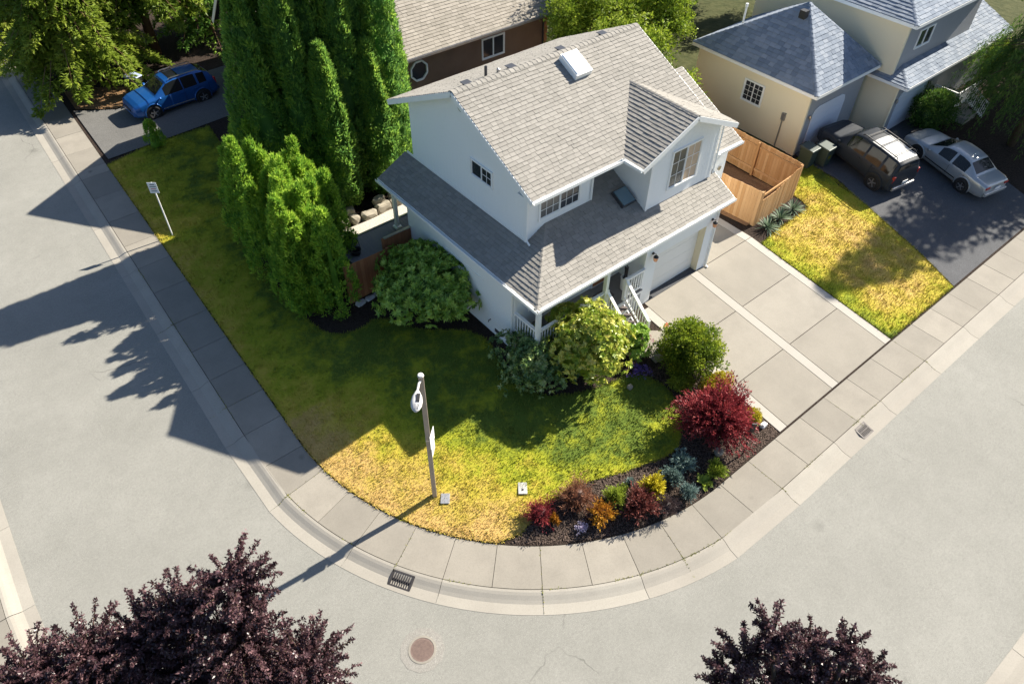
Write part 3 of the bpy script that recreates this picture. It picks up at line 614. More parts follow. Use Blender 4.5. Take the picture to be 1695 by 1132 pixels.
# downspouts and corner boards
for path in ([(12.5, FY-.26, 6.72), (12.36, FY-.05, 6.45), (12.36, FY-.05, 4.85), (12.36, FY-.22, 4.74)], [(15.22, FY-.26, 6.7), (15.2, FY-.05, 6.45), (15.2, FY-.05, 5.2)], [(20.22, 12.1, 3.95), (20.22, 12.1, .95), (20.22, 11.98, .9)], [(11.27, 13.36, 3.95), (11.27, 13.36, 1.0)], [(20.34, 12.86, 6.7), (20.34, 12.86, 4.75)]):
    MB().tube(path, .035, 6).build('downspout', M['trim'], H)
for x, y, z0, z1 in ((GX, FY, 4.2, 6.85), (16.84, BYW, 4.3, 7.1), (20.3, BYW, 4.3, 6.75)):
    wl(MB().box(x-.012, x+.09, y-.012, y+.09, z0, z1) if x < 20 else MB().box(x-.09, x+.012, y-.012, y+.09, z0, z1), 'trim', 'corner_board')
wl(MB().box(GX-.014, GX+.01, FY+.1, 20.9, 4.74, 4.83), 'trim', 'flashing')
# upper windows
window(H, (12.93, FY, 5.40), (1, 0, 0), (0, 0, 1), 1.70, .92, 2, (3, 3), ['glass_blind', 'glass'])
a = gx((780.8, 266), GX); b = gx((814.9, 312), GX); window(H, (GX, a[1], b[2]+.02), (0, -1, 0), (0, 0, 1), a[1]-b[1], .55, 2, (2, 2), None, .05, (1,))
w0 = gy((1103.8, 313), BYW); w1 = gy((1148.5, 291), BYW); w2 = gy((1158.3, 233.5), BYW)
window(H, (w0[0], BYW, w0[2]), (1, 0, 0), (0, 0, 1), w1[0]-w0[0], w2[2]-w1[2], 2, (2, 3), ['glass_blind', 'curtain'], .05)
MB().lathe([(.0, -.06), (.17, -.06), (.2, -.02), (.2, 0)], (GX, 17.3, 8.12), 'x', 20).build('gable_vent', M['steel'], H)
# skylights
mn = np.array([0, -MP, 1.]); mn /= np.linalg.norm(mn); mo = (0, RY, RZ); mu = np.array((1., 0, 0)); mv = np.cross(mn, mu)
q = [gplane(p, mo, mn) for p in ((927, 98.5), (950, 89.5), (975.5, 124.5), (951, 133))]; c = sum(q)/4
sk = MB().obox(c+mn*.09, mu, mv, mn, .36, .47, .13).build('skylight', M['trim'], H); MB().obox(c+mn*.225, mu, mv, mn, .33, .44, .03).build('skylight_dome', M['dome'], sk, False, False, .03)
fn = np.array([0, -SL, 1.]); fn /= np.linalg.norm(fn); fv = np.cross(fn, mu)
q = [gplane((900+a/3.902, 250+b/3.902), (0, EY, EZ), fn) for a, b in ((437, 285), (515, 242), (578, 325), (505, 375))]; c = sum(q)/4
sk = MB().obox(c+fn*.06, mu, fv, fn, .31, .33, .09).build('skylight', M['dark_metal'], H); MB().obox(c+fn*.155, mu, fv, fn, .28, .30, .02).build('skylight_pane', M['glass_lower'], sk)
# roof vents behind the ridge, vent pipe
for p in ((772, 134), (846, 109), (928, 78), (997, 55)):
    g = gy(p, RY+.35); z = mz(RY+.35); mb = MB(); mb.box(g[0]-.1, g[0]+.1, RY+.27, RY+.43, z-.1, z+.07); mb.box(g[0]-.17, g[0]+.13, RY+.2, RY+.48, z+.07, z+.09); mb.build('roof_vent', M['dark_metal'], H)
g = gy((804, 113), RY+.5); MB().lathe([(.05, -.2), (.05, .35), (.035, .35)], (g[0], RY+.5, mz(RY+.5)), 'z', 10).build('vent_pipe', M['dark_metal'], H)
g = gy((825, 112), RY+.4); MB().lathe([(.06, -.2), (.06, .12), (.0, .16)], (g[0], RY+.4, mz(RY+.4)), 'z', 10).build('vent_pipe', M['steel'], H)
# lower storey
wl(MB().box(11.35, 16.42, 13.3, 19.62, .4, EZ-.08)); wl(MB().box(13.1, 16.42, 19.6, 20.9, .4, EZ-.081)); wl(MB().box(16.42, 20.19, 12.47, 20.9, .6, EZ-.09))
wl(MB().box(16.42, 17.0, 12.15, 12.48, .6, EZ-.085), nm='garage_pier'); wl(MB().box(19.72, 20.2, 12.15, 12.48, .6, EZ-.085), nm='garage_pier')
wl(MB().box(16.98, 19.74, 12.152, 12.48, 3.06, EZ-.085), nm='garage_header')
wl(MB().box(19.70, 19.715, 12.16, 12.46, .87, 3.05), 'cream', 'door_jamb'); wl(MB().box(17.0, 17.015, 12.16, 12.46, .87, 3.05), 'cream', 'door_jamb')
D = wl(MB().box(17.0, 19.72, 12.43, 12.46, .87, 3.06), 'door_white', 'garage_door')
for k in range(4): MB().box(17.02, 19.69, 12.424, 12.431, .89+k*.54, .89+k*.54+.532).build('door_panel', M['door_white'], D)
wl(MB().box(20.13, 20.21, 12.13, 12.24, .6, EZ-.09), 'trim', 'corner_board'); wl(MB().box(16.36, 16.44, 12.13, 12.24, .6, EZ-.09), 'trim', 'corner_board'); wl(MB().box(11.335, 11.43, 13.28, 13.4, .5, EZ-.1), 'trim', 'corner_board')
for x, z in ((16.71, 3.19), (19.95, 3.16)):
    L = MB().lathe([(.0, .0), (.055, .0), (.055, .03), (0, .03)], (x, 12.11, z+.1), 'y', 10).tube([(x, 12.12, z+.1), (x, 12.0, z+.16), (x, 11.98, z+.06)], .012, 6).build('wall_lantern', M['black'], H)
    MB().lathe([(.03, .1), (.085, .04), (.095, .03), (.07, -.12), (.02, -.16)], (x, 11.98, z-.02), 'z', 8).build('lantern_shade', M['brass'], L); MB().lathe([(.1, .05), (.06, .1), (.0, .14)], (x, 11.98, z-.02), 'z', 8).build('lantern_cap', M['black'], L)
L = MB().lathe([(.0, -.03), (.10, -.03), (.1, 0)], (21.35, 13.28, 4.35), 'y', 12).build('wall_lantern', M['steel'], H)
# house number-less extras on the left wall: vent, tap
wl(MB().box(11.33, 11.352, 14.0, 14.35, 1.05, 1.2), 'dark_metal', 'crawl_vent'); wl(MB().tube([(11.35, 14.6, 1.45), (11.25, 14.6, 1.45), (11.25, 14.6, 1.38)], .02, 6), 'dark_metal', 'hose_tap'); wl(MB().box(11.325, 11.352, 14.95, 17.2, 3.0, 3.06), 'trim', 'trim_board')
# porch
PF = 1.8
pf = wl(MB().box(11.32, 16.42, 12.06, 13.3, PF-.12, PF-.03), 'trim', 'porch_frame')
y = 12.07
while y < 13.28: MB().box(11.34, 16.41, y+.003, y+.117, PF-.03, PF).build('floor_board', M['porch_floor'], pf); y += .12
wl(MB().box(11.36, 11.4, 12.12, 13.3, .5, PF-.12), 'grey_panel_shade_wall', 'skirt_panel'); wl(MB().box(11.4, 14.5, 12.12, 12.16, .5, PF-.12), 'grey_panel_shade_wall', 'skirt_panel'); wl(MB().box(15.5, 16.4, 12.12, 12.16, .5, PF-.12), 'grey_panel_shade_wall', 'skirt_panel')
lat = MB()
for k in range(-9, 16):
    y0 = 12.12+k*.1; 
    for sg in (1, -1):
        a0, a1 = (y0, y0+.9) if sg > 0 else (y0+.9, y0)
        za, zb_ = .75, 1.65
        pa, pb = np.array((11.345-.006*sg, a0, za)), np.array((11.345-.006*sg, a1, zb_)); 
        def clipy(p, q):
            t0, t1 = 0., 1.; d = q[1]-p[1]
            for lo in (12.14,):
                tt = (lo-p[1])/d; (t0, t1) = (max(t0, tt), t1) if d > 0 else (t0, min(t1, tt))
            tt = (13.28-p[1])/d; (t0, t1) = (t0, min(t1, tt)) if d > 0 else (max(t0, tt), t1)
            return (p+(q-p)*t0, p+(q-p)*t1) if t1-t0 > .05 else None
        r = clipy(pa, pb)
        if r: lat.bar(r[0], r[1], .008, .022, (1, 0, 0))
lat.build('lattice', M['trim'], H)
for x, y in ((11.36, 12.13), (14.42, 12.13)):
    p = wl(MB().box(x-.07, x+.07, y-.07, y+.07, .5, EZ-.09), 'trim', 'porch_post')
    MB().box(x-.095, x+.095, y-.095, y+.095, PF, PF+.2).build('post_base', M['trim'], p)
wl(MB().box(11.3, 16.42, 12.07, 12.19, EZ-.30, EZ-.09), 'trim', 'porch_beam'); wl(MB().box(11.3, 11.42, 12.2, 13.3, EZ-.30, EZ-.091), 'trim', 'porch_beam')
def railing(a, b, top=.95, bot=.14, sp=.125):
    a, b = np.array(a, float), np.array(b, float); up_ = np.array((0, 0, 1.)); L = np.linalg.norm((b-a)[:2])
    rl = MB().bar(a+up_*top, b+up_*top, .11, .05).bar(a+up_*(top-.05), b+up_*(top-.05), .04, .09).build('porch_railing', M['trim'], H); MB().bar(a+up_*bot, b+up_*bot, .05, .07).build('bottom_rail', M['trim'], rl)
    n = int(L/sp)
    for i in range(1, n):
        p = a+(b-a)*i/n; MB().box(p[0]-.017, p[0]+.017, p[1]-.017, p[1]+.017, p[2]+bot, p[2]+top-.1).build('baluster', M['trim'], rl)
    return rl
railing((11.36, 12.2, PF), (11.36, 13.28, PF)); railing((11.43, 12.13, PF), (14.35, 12.13, PF)); railing((15.5, 12.13, PF), (16.4, 12.13, PF))
ST = (14.52, 15.46); y0, z0s = 12.06, PF; nst = 6; rise = (PF-.72)/nst; run = .215
stair = wl(MB().xprism([(y0, PF-.35), (y0, PF-.12), (y0-run*nst, .72), (y0-run*nst+.3, .60)], ST[0]+.01, ST[0]+.05), 'trim', 'stairs')
MB().xprism([(y0, PF-.35), (y0, PF-.12), (y0-run*nst, .72), (y0-run*nst+.3, .60)], ST[1]-.05, ST[1]-.01).build('stringer', M['trim'], stair)
for k in range(nst):
    zt = PF-rise*(k+1); yy = y0-run*k
    if k < nst-1: MB().box(ST[0]+.02, ST[1]-.02, yy-run-.02, yy-.005, zt-.035, zt).build('tread', M['tread'], stair)
    MB().box(ST[0]+.03, ST[1]-.03, yy-.022, yy-.006, zt, zt+rise-.036).build('riser', M['trim'], stair)
for x in ST:
    a, b = np.array((x, 12.1, PF)), np.array((x, 12.06-run*(nst-.6), .80))
    railing(a, b, .92, .16, .115)
    wl(MB().box(x-.05, x+.05, b[1]-.09, b[1]+.01, .55, b[2]+.93), 'trim', 'newel_post'); wl(MB().box(x-.055, x+.055, 12.07, 12.18, PF, PF+1.0), 'trim', 'newel_post')
# front wall of the porch: door, window
dr = wl(MB().box(14.95, 15.85, 13.27, 13.3, PF, PF+2.0), 'trim', 'front_door'); MB().box(15.02, 15.78, 13.255, 13.272, PF+.05, PF+1.9).build('door_leaf', M['cedar_dark'], dr)
window(H, (12.0, 13.3, PF+.7), (1, 0, 0), (0, 0, 1), 1.6, 1.05, 2, (2, 2))
# deck at the back left corner, with its post
dk = wl(MB().box(8.95, 13.1, 19.65, 21.25, 1.62, 1.72), 'deck', 'deck_frame'); x = 8.96
while x < 13.0: MB().box(x, x+.134, 19.66, 21.24, 1.72, 1.755).build('deck_board', M['deck'], dk); x += .14
wl(MB().box(8.95, 13.1, 21.25, 21.33, 1.55, 1.79), 'steel', 'deck_edge'); wl(MB().box(9.0, 13.1, 19.75, 21.2, .8, 1.6), 'cedar_dark', 'deck_skirt')
wl(MB().box(11.44, 11.58, 20.72, 20.86, 1.755, EZ-.08), 'trim', 'deck_post'); wl(MB().box(11.38, 11.64, 20.66, 20.92, 1.755, 1.83), 'trim', 'post_base')

# ------------------------------------------------------------------ brown house behind
BH = thing('brown_house', 'brown-walled house with tan shingle roof behind the white house', 'house', (18, 33, .8))
BR = Roof('shingle_brown', (.24, .38), .17, .026)
bxl, bxr, bey, bez, bry = 11.5, 25.35, 26.8, 5.0, 32.9; brz = bez+.59*(bry-bey); bby, bbz = 36.3, 4.9
BR.face([(bxl, bey, bez), (bxr, bey, bez), (bxr, bry, brz), (bxl, bry, brz)]); BR.face([(bxr, bby, bbz), (bxl, bby, bbz), (bxl, bry, brz), (bxr, bry, brz)])
BR.face([(13.8, 36.0, 5.0), (13.8, 42.2, 5.0), (16.9, 42.2, 6.6), (16.9, 36.0, 6.6)]); BR.face([(20.0, 42.2, 5.0), (20.0, 36.0, 5.0), (16.9, 36.0, 6.6), (16.9, 42.2, 6.6)]); BR.build(BH)
MB().yprism([(14.2, .4), (14.2, 5.1), (16.9, 6.5), (19.6, 5.1), (19.6, .4)], 35.9, 41.9).build('wall', M['brown_wall'], BH)
MB().xprism([(27.3, .4), (27.3, bez+.15), (bry, brz-.08), (36.0, bbz+.15), (36.0, .4)], 11.8, 25.0).build('wall', M['brown_wall'], BH)
gutter(BH, (bxl, bey-.06, bez), (bxr, bey-.06, bez), 'steel'); fascia(BH, (bxl-.015, bey, bez), (bxl-.015, bry, brz), .18, .03, 'cream', 'rake_board'); fascia(BH, (bxl-.015, bby, bbz), (bxl-.015, bry, brz), .18, .03, 'cream', 'rake_board'); fascia(BH, (bxr+.015, bey, bez), (bxr+.015, bry, brz), .18, .03, 'cream', 'rake_board')
MB().box(11.8, 25.0, bey+.05, 27.3, bez-.1, bez-.08).build('soffit', M['brown_wall'], BH); MB().box(24.86, 25.03, 27.27, 27.45, .5, bez-.1).build('corner_board', M['cedar_dark'], BH); MB().tube([(24.7, 27.22, bez-.1), (24.7, 27.22, .8)], .04, 6).build('downspout', M['black'], BH)
g = gy((693, 117), 27.3); oc = [(g[0]+.47*math.cos(math.pi/8+k*math.pi/4), g[2]+.47*math.sin(math.pi/8+k*math.pi/4)) for k in range(8)]
ow_ = MB()
for k in range(8): ow_.bar((oc[k][0], 27.27, oc[k][1]), (oc[(k+1) % 8][0], 27.27, oc[(k+1) % 8][1]), .08, .08, (0, 1, 0))
W = ow_.build('octagon_window', M['trim'], BH); MB().quadp([(a, 27.285, b) for a, b in oc]).build('pane', M['glass'], W)
wa = gy((799, 98), 27.3); wb = gy((833, 85), 27.3); wc = gy((832.5, 54.5), 27.3)
window(BH, (wa[0], 27.3, wa[2]), (1, 0, 0), (0, 0, 1), wb[0]-wa[0], wc[2]-wb[2], 2, (0, 0))

# ------------------------------------------------------------------ cream house on the right
N = thing('cream_house', 'cream house with blue-grey hip roofs and two white garage doors', 'house', (36, 17, .85))
NR = Roof('shingle_blue', (.26, .34), .20, .03)
e = 4.09; xl, xr, yf, yb = 29.6, 34.75, 14.45, 21.6; pk = (32.15, 17.5, 6.62)
pk2 = (33.2, 18.6, 6.62)
NR.face([(xl, yf, e), (xr, yf, e), pk]); NR.face([(xl, yf, e), pk, (xl, yb, e)]); NR.face([(xr, yf, e), (xr, yb, e), pk]); NR.face([(xr, yb, e), (xl, yb, e), pk])
tw = [(34.45, 13.4), (42.5, 13.4), (42.5, 22.5), (34.45, 22.5)]; te = 6.3; px_, py_ = 38.4, 17.4; tz_ = te+.5*3.95
NR.face([(34.45, 13.4, te), (42.5, 13.4, te), (38.5, 17.4, tz_)]); NR.face([(34.45, 22.5, te), (34.45, 13.4, te), (38.5, 17.4, tz_), (38.5, 18.5, tz_)]); NR.face([(42.5, 13.4, te), (42.5, 22.5, te), (38.5, 18.5, tz_), (38.5, 17.4, tz_)]); NR.face([(42.5, 22.5, te), (34.45, 22.5, te), (38.5, 18.5, tz_)])
le = 3.6; ls = .42
NR.face([(34.55, 12.75, le), (45.2, 12.75, le), (45.2, 15.5, le+ls*2.75), (37.3, 15.5, le+ls*2.75)]); NR.face([(34.55, 12.75, le), (37.3, 15.5, le+ls*2.75), (34.55, 15.5, le)])
NR.ridge((34.55, 12.75, le+.02), (36.2, 14.4, le+ls*1.65+.02), .22, .12); NR.ridge((xl, yf, e+.02), pk, .22, .12); NR.ridge((xr, yf, e+.02), pk, .22, .12); NR.ridge((34.45, 13.4, te+.02), (38.5, 17.4, tz_+.02), .22, .12)
NR.build(N)
def lap(x0, x1, y0, y1, z0, z1, side, mat):          # lap siding on a box: courses standing out at their lower edge
    mb = MB(); mb.box(x0, x1, y0, y1, z0, z1); z = z0
    while z < z1-.05:
        h = min(.17, z1-z)
        if 'l' in side: mb.add([(x0-.022, y0-.001, z), (x0-.022, y1, z), (x0-.002, y1, z+h), (x0-.002, y0-.001, z+h)], [(0, 1, 2, 3)]).add([(x0-.022, y0, z), (x0-.022, y1, z), (x0, y1, z), (x0, y0, z)], [(0, 1, 2, 3)])
        if 'f' in side: mb.add([(x0, y0-.022, z), (x1, y0-.022, z), (x1, y0-.002, z+h), (x0, y0-.002, z+h)], [(0, 1, 2, 3)]).add([(x0, y0-.022, z), (x1, y0-.022, z), (x1, y0, z), (x0, y0, z)], [(0, 1, 2, 3)])
        z += .17
    return mb.build('wall', M[mat], N)
lap(29.86, 34.4, 14.86, 21.3, .5, e-.06, 'l', 'cream'); lap(34.86, 42.0, 13.85, 22, .5, te-.06, 'l', 'cream'); lap(34.88, 44.5, 13.3, 16, .5, le-.04, 'l', 'cream')
MB().box(29.86, 34.4, 14.835, 14.86, .5, e-.06).build('front_wall', M['grey_panel_shade_wall'], N); MB().box(34.87, 42.0, 13.825, 13.85, 3.6, te-.06).build('front_wall', M['grey_panel_shade_wall'], N); MB().box(34.88, 44.5, 13.275, 13.3, .5, le-.04).build('front_wall', M['grey_panel_shade_wall'], N)  # cream fronts coloured grey-blue: their bluish shade is put into the wall colour
for x, y, z1 in ((29.86, 14.84, e), (34.86, 13.83, te), (34.87, 13.28, le)): MB().box(x-.03, x+.1, y-.03, y+.1, .5 if y != 13.83 else 3.8, z1-.08).build('corner_board', M['cream'], N)
MB().tube([(34.62, 13.0, le-.1), (34.8, 13.24, le-.3), (34.8, 13.24, .9)], .045, 6).build('downspout', M['cream'], N)
def arch_door(x0, x1, y, z0, z1):
    c = .4; pts = [(x0, z0), (x1, z0), (x1, z1-c), (x1-c*.3, z1-c*.3), (x1-c, z1), (x0+c, z1), (x0+c*.3, z1-c*.3), (x0, z1-c)]
    D = MB().yprism([(a, b) for a, b in pts], y-.03, y-.005).build('garage_door', M['n_door'], N)
    for k in range(4): MB().box(x0+.03, x1-.03, y-.04, y-.03, z0+.05+k*.48, z0+.47+k*.48 if k < 3 else z0+.05+k*.48+.25).build('door_panel', M['n_door'], D, False, False, .008)
arch_door(30.45, 33.1, 14.83, .87, 3.1); arch_door(35.3, 38.0, 13.27, .87, 3.0)
for x, y, z in ((30.2, 14.8, 2.75), (35.1, 13.24, 2.6), (38.25, 13.24, 2.6)): MB().lathe([(.0, .1), (.06, .08), (.07, 0), (.03, -.12), (0, -.13)], (x, y-.05, z), 'z', 8).build('wall_lantern', M['steel'], N)
fascia(N, (xl-.01, yf, e), (xl-.01, yb, e), .15); fascia(N, (xl, yf-.01, e), (xr, yf-.01, e), .15); fascia(N, (34.44, 13.4, te), (34.44, 22.5, te), .15); fascia(N, (34.45, 13.39, te), (42.5, 13.39, te), .15); fascia(N, (34.55, 12.74, le), (45.2, 12.74, le), .13); fascia(N, (34.54, 12.75, le), (34.54, 15.0, le), .13)
for a in ((xl+.02, xr-.02, yf+.02, yb-.02, e), (34.47, 42.4, 13.42, 22.4, te), (34.57, 45, 12.77, 13.8, le)): MB().box(*a[:4], a[4]-.13, a[4]-.1).build('soffit', M['cream'], N)
a = gx((1226, 171), 29.86); b = gx((1258, 178), 29.86); c = gx((1265, 143), 29.86); window(N, (29.84, a[1], b[2]+.05), (0, -1, 0), (0, 0, 1), a[1]-b[1]-.05, c[2]-b[2]-.08, 2, (2, 4), None, .06)
a = gy((1513, 80), 13.825); b = gy((1551, 33), 13.825); window(N, (a[0], 13.825, a[2]), (1, 0, 0), (0, 0, 1), b[0]-a[0], b[2]-a[2]-.2, 2)
# meter, pipe
mt = MB().box(29.76, 29.84, 15.75, 15.95, 2.3, 2.65).tube([(29.78, 15.85, 2.3), (29.78, 15.85, .9)], .03, 6).build('meter_box', M['steel'], N)
p = np.array(pk)+(-.8, -.1, -.75); MB().lathe([(.05, -.3), (.05, .45), (.07, .45), (.07, .6), (0, .62)], gx((1232, 28), 30.6), 'z', 10).build('vent_pipe', M['trim'], N)
MB().box(pk[0]-.75, pk[0]-.45, pk[1]-.35, pk[1]-.05, pk[2]-.5, pk[2]-.15).build('roof_vent', M['black'], N)
# entry steps with white rails
ent = MB().box(39.0, 41.5, 11.9, 13.3, .85, 1.35).box(39.3, 40.5, 11.2, 11.9, .8, 1.1).build('entry_stairs', M['kerb'], N)
for x0, x1, ya, yb_ in ((39.05, 41.4, 11.95, 11.95), (39.05, 39.05, 11.95, 13.2), (40.5, 40.5, 11.95, 10.9)):
    rl = MB().bar((x0, ya, 2.25), (x1, yb_, 2.25 if yb_ > 11 else 1.7), .06, .05).bar((x0, ya, 1.5), (x1, yb_, 1.5 if yb_ > 11 else 1.0), .05, .05).build('entry_railing', M['trim'], N)
    for k in range(12):
        t = k/11; x, y = x0+(x1-x0)*t, ya+(yb_-ya)*t; zz = 0 if yb_ > 11 else -.5*t; MB().box(x-.018, x+.018, y-.018, y+.018, 1.4+zz, 2.24+zz).build('baluster', M['trim'], rl)
# ================================================================== FENCES, WALLS, STREET FURNITURE
def fence(label, a, b, z0, h, mat, bw=.14, posts=2.2, side=1, name='wood_fence', htab=None, cap=False):
    a, b = np.array(a, float), np.array(b, float); d = b-a; L = np.linalg.norm(d); d /= L; n = np.array((-d[1], d[0]))*side
    F = thing(name, label, 'fence', (*((a+b)/2), z0)); k = int(L/bw)
    for i in range(k):
        p = a+d*(i+.5)*L/k; hh = (htab(i/k) if htab else h)+random.uniform(-.012, .012); w_ = L/k/2-.004; q = n*random.uniform(0, .008)
        MB().obox((p[0]+q[0], p[1]+q[1], z0+hh/2), (d[0], d[1], 0), (n[0], n[1], 0), (0, 0, 1), w_, .009, hh/2).build('board', M[mat], F)
    for fr in (.22, .85): MB().bar((*(a+n*.04), z0+h*fr), (*(b+n*.04), z0+h*fr), .05, .09).build('rail', M[mat], F)
    m_ = max(1, int(L/posts))
    for i in range(m_+1):
        p = a+d*L*i/m_+n*.06; MB().box(p[0]-.05, p[0]+.05, p[1]-.05, p[1]+.05, z0-.1, z0+h-.03).build('post', M[mat], F)
    if cap: MB().bar((*(a+n*.0), z0+h+.03), (*(b+n*.0), z0+h+.03), .12, .03).build('cap_board', M['steel'], F)
    return F
fence('honey cedar fence along the concrete pad by the garage', (23.86, 12.58), (23.62, 14.9), .85, 1.72, 'cedar', side=-1)
fence('honey cedar fence stepping up towards the cream house above three yuccas', (23.9, 12.55), (26.92, 12.74), .85, 1.7, 'cedar', side=1, htab=lambda t: 1.25+.4*min(1, max(0, (t-.35)*2.2)) if t > .02 else 1.7)
fence('long honey cedar fence running back along the cream house', (26.95, 12.78), (27.15, 24.0), .85, 1.72, 'cedar', side=1, posts=1.95)
fence('red-brown cedar fence between hedge and rhododendron', (8.3, 19.22), (10.1, 19.2), .62, 1.78, 'cedar_dark', side=1)
fence('red-brown cedar fence panel beside the left wall, with pale cap', (10.15, 19.5), (11.5, 19.5), .75, 1.85, 'cedar_dark', side=1, cap=True)
fence('lit brown fence panel behind the gable, left of the roof', (14.7, 23.9), (17.2, 23.9), .85, 1.7, 'cedar', side=1)
fence('weathered fence far behind between the two right houses', (29.5, 29.0), (36.5, 29.0), .85, 1.8, 'old_wood', side=1)
fence('weathered fence between leafy trees and the cream house', (27.4, 23.4), (29.4, 23.4), .85, 1.8, 'old_wood', side=1)
fence('weathered fence running back behind the cream house roof', (29.5, 24.5), (29.5, 28.9), .85, 1.8, 'old_wood', side=1)
# rubble edging at the red-brown fence
def irregular(c, sx, sy, sz, seed, rot=0):
    r = random.Random(seed); bm = bmesh.new(); bmesh.ops.create_icosphere(bm, subdivisions=2, radius=1); mb = MB(); ca, sa = math.cos(rot), math.sin(rot)
    vs_ = []
    for v in bm.verts:
        p = v.co; q = [math.copysign(abs(t)**.62, t) for t in p]; k = 1+.10*math.sin(p.x*5+seed)+.08*math.sin(p.y*6+seed*2)+r.uniform(-.05, .05)
        x, y, z = q[0]*sx*k, q[1]*sy*k, q[2]*sz*k; vs_.append((c[0]+x*ca-y*sa, c[1]+x*sa+y*ca, c[2]+z))
    mb.add(vs_, [tuple(v.index for v in f.verts) for f in bm.faces]); bm.free(); return mb
EW = thing('block_edging', 'short row of pale stone blocks at the foot of the red-brown fence', 'edging', (9.2, 19.0, .55))
for i in range(4): irregular((8.55+i*.42, 19.0, .62), .21, .14, .12, i+3).build('block', M['block_stone'], EW)
for i in range(3): irregular((8.8+i*.42, 18.88, .47), .21, .12, .09, i+13).build('block', M['block_stone'], EW)
RW = thing('rock_wall', 'low wall of rough tan rocks behind the white gravel', 'wall', (12, 23.2, .85)); x = 8.9; i = 0
while x < 16:
    s_ = random.uniform(.22, .42); irregular((x+s_, 23.2+random.uniform(-.1, .1), 1.0), s_, .22, random.uniform(.16, .26), i+31, random.uniform(-.2, .2)).build('stone', M['stone'], RW)
    if random.random() < .7: irregular((x+s_, 23.5+random.uniform(-.1, .1), 1.25), s_*.8, .2, .18, i+71, random.uniform(-.3, .3)).build('stone', M['stone'], RW)
    x += 2*s_+.02; i += 1
# wire basket planter on the deck
BP = thing('wire_planter', 'black wire planter standing on the grey deck behind the fence', 'planter', (9.35, 20.35, 1.755))
MB().lathe([(.05, 0), (.17, .02), (.2, .2), (.22, .22), (.16, .2), (.12, .06)], (9.35, 20.35, 1.76), 'z', 14).build('bowl', M['black'], BP)
MB().tube([(9.35+.22*math.cos(a)*1., 20.35+.1*math.sin(a*2), 1.95+.55*math.sin(a)) for a in np.linspace(0, math.pi, 9)], .012, 6).build('wire_handle', M['black'], BP)
# potted umbrella stand on the porch
PT = thing('white_planter', 'white pot with dark tall stems on the porch by the garage wall', 'planter', (15.9, 12.55, PF)); MB().lathe([(.0, 0), (.13, .01), (.15, .5), (.17, .55), (.12, .55), (.1, .5)], (15.9, 12.55, PF), 'z', 14).build('pot', M['trim'], PT)
for k in range(6): MB().tube([(15.9+random.uniform(-.05, .05), 12.55+random.uniform(-.05, .05), PF+.4), (15.9+random.uniform(-.12, .12), 12.55+random.uniform(-.1, .1), PF+1.05)], [.035, .02], 6).build('stem', M['black'], PT)
tag(MB().box(14.75, 15.4, 12.5, 12.95, PF+.001, PF+.02).build('doormat', M['tread']), 'dark doormat on the porch floor at the top of the stairs', 'doormat')
bk = gt((1103, 541)); tag(MB().obox((bk[0], bk[1], bk[2]+.05), (.9, .43, 0), (-.43, .9, 0), (0, 0, 1), .12, .06, .05).build('brick', M['brick'], None, False, False, .006), 'single red brick on the soil by the stairs', 'brick')

# lamp post with two street-name blades
LX, LY_ = 6.0, 10.6; lb = TZ(LX, LY_)
LP = thing('lamp_post', 'wooden street lamp post with pale lamp head and two white sign blades', 'lamp post', (LX, LY_, lb))
LH = 5.55
MB().obox((LX, LY_, lb+LH/2), (.87, -.5, 0), (.5, .87, 0), (0, 0, 1), .068, .068, LH/2).build('post', M['pole_wood'], LP, False, False, .015)
MB().lathe([(.0, .05), (.07, .04), (.085, 0)], (LX, LY_, lb+LH), 'z', 12).build('post_cap', M['lamp_grey'], LP)
arm = MB().tube([(LX, LY_, lb+LH-.15), (LX-.15, LY_-.12, lb+LH-.1), (LX-.3, LY_-.28, lb+LH-.12)], .03, 8).build('arm', M['lamp_grey'], LP)
hd = MB(); ax = nrm((-.62, -.78, -.05)); sx_ = nrm(np.cross(ax, (0, 0, 1))); uz = np.cross(sx_, ax); c0 = np.array((LX-.28, LY_-.26, lb+LH-.12)); rings = []
prof = [(0, .03, .03), (.07, .07, .06), (.2, .125, .09), (.36, .15, .105), (.5, .135, .09), (.6, .09, .065), (.66, .03, .03)]
vv, ff = [], []
for t, a, b in prof: vv += [c0+ax*t+sx_*a*math.cos(q)+uz*b*(math.sin(q) if math.sin(q) > 0 else .45*math.sin(q)) for q in np.linspace(0, 2*math.pi, 14, endpoint=False)]
for i in range(len(prof)-1): ff += [(i*14+k, i*14+(k+1) % 14, (i+1)*14+(k+1) % 14, (i+1)*14+k) for k in range(14)]
ff += [tuple(range(13, -1, -1)), tuple((len(prof)-1)*14+k for k in range(14))]
hd = MB().add(vv, ff).build('lamp_head', M['lamp_grey'], LP, True)
for k in range(5): MB().bar(c0+ax*.46+sx_*(-.08+.04*k)+uz*.088, c0+ax*.6+sx_*(-.05+.025*k)+uz*.06, .012, .02).build('cooling_fin', M['steel'], hd)
MB().obox(c0+ax*.3+uz*.105-sx_*.04, nrm(ax), sx_, uz, .12, .045, .012).build('photocell', M['black'], hd)
def blade(z, ang, w_, hh=.2, nm='sign_plate'):
    d = np.array((math.cos(ang), math.sin(ang), 0)); n = np.array((-d[1], d[0], 0)); c = np.array((LX, LY_, lb+z))+d*.06+n*-.1
    S = MB().obox(c, d, n, (0, 0, 1), w_/2, .006, hh).build(nm, M['sign_white'], LP)
    for k in range(4): MB().obox(c+np.array((0, 0, hh*(.6-.4*k))), d, n, (0, 0, 1), w_*(.36, .28, .34, .2)[k], .0085, hh*.07).build('letter', M['sign_ink'], S)
blade(2.9, math.radians(42), .42, .26); blade(2.4, math.radians(44), .36, .2)
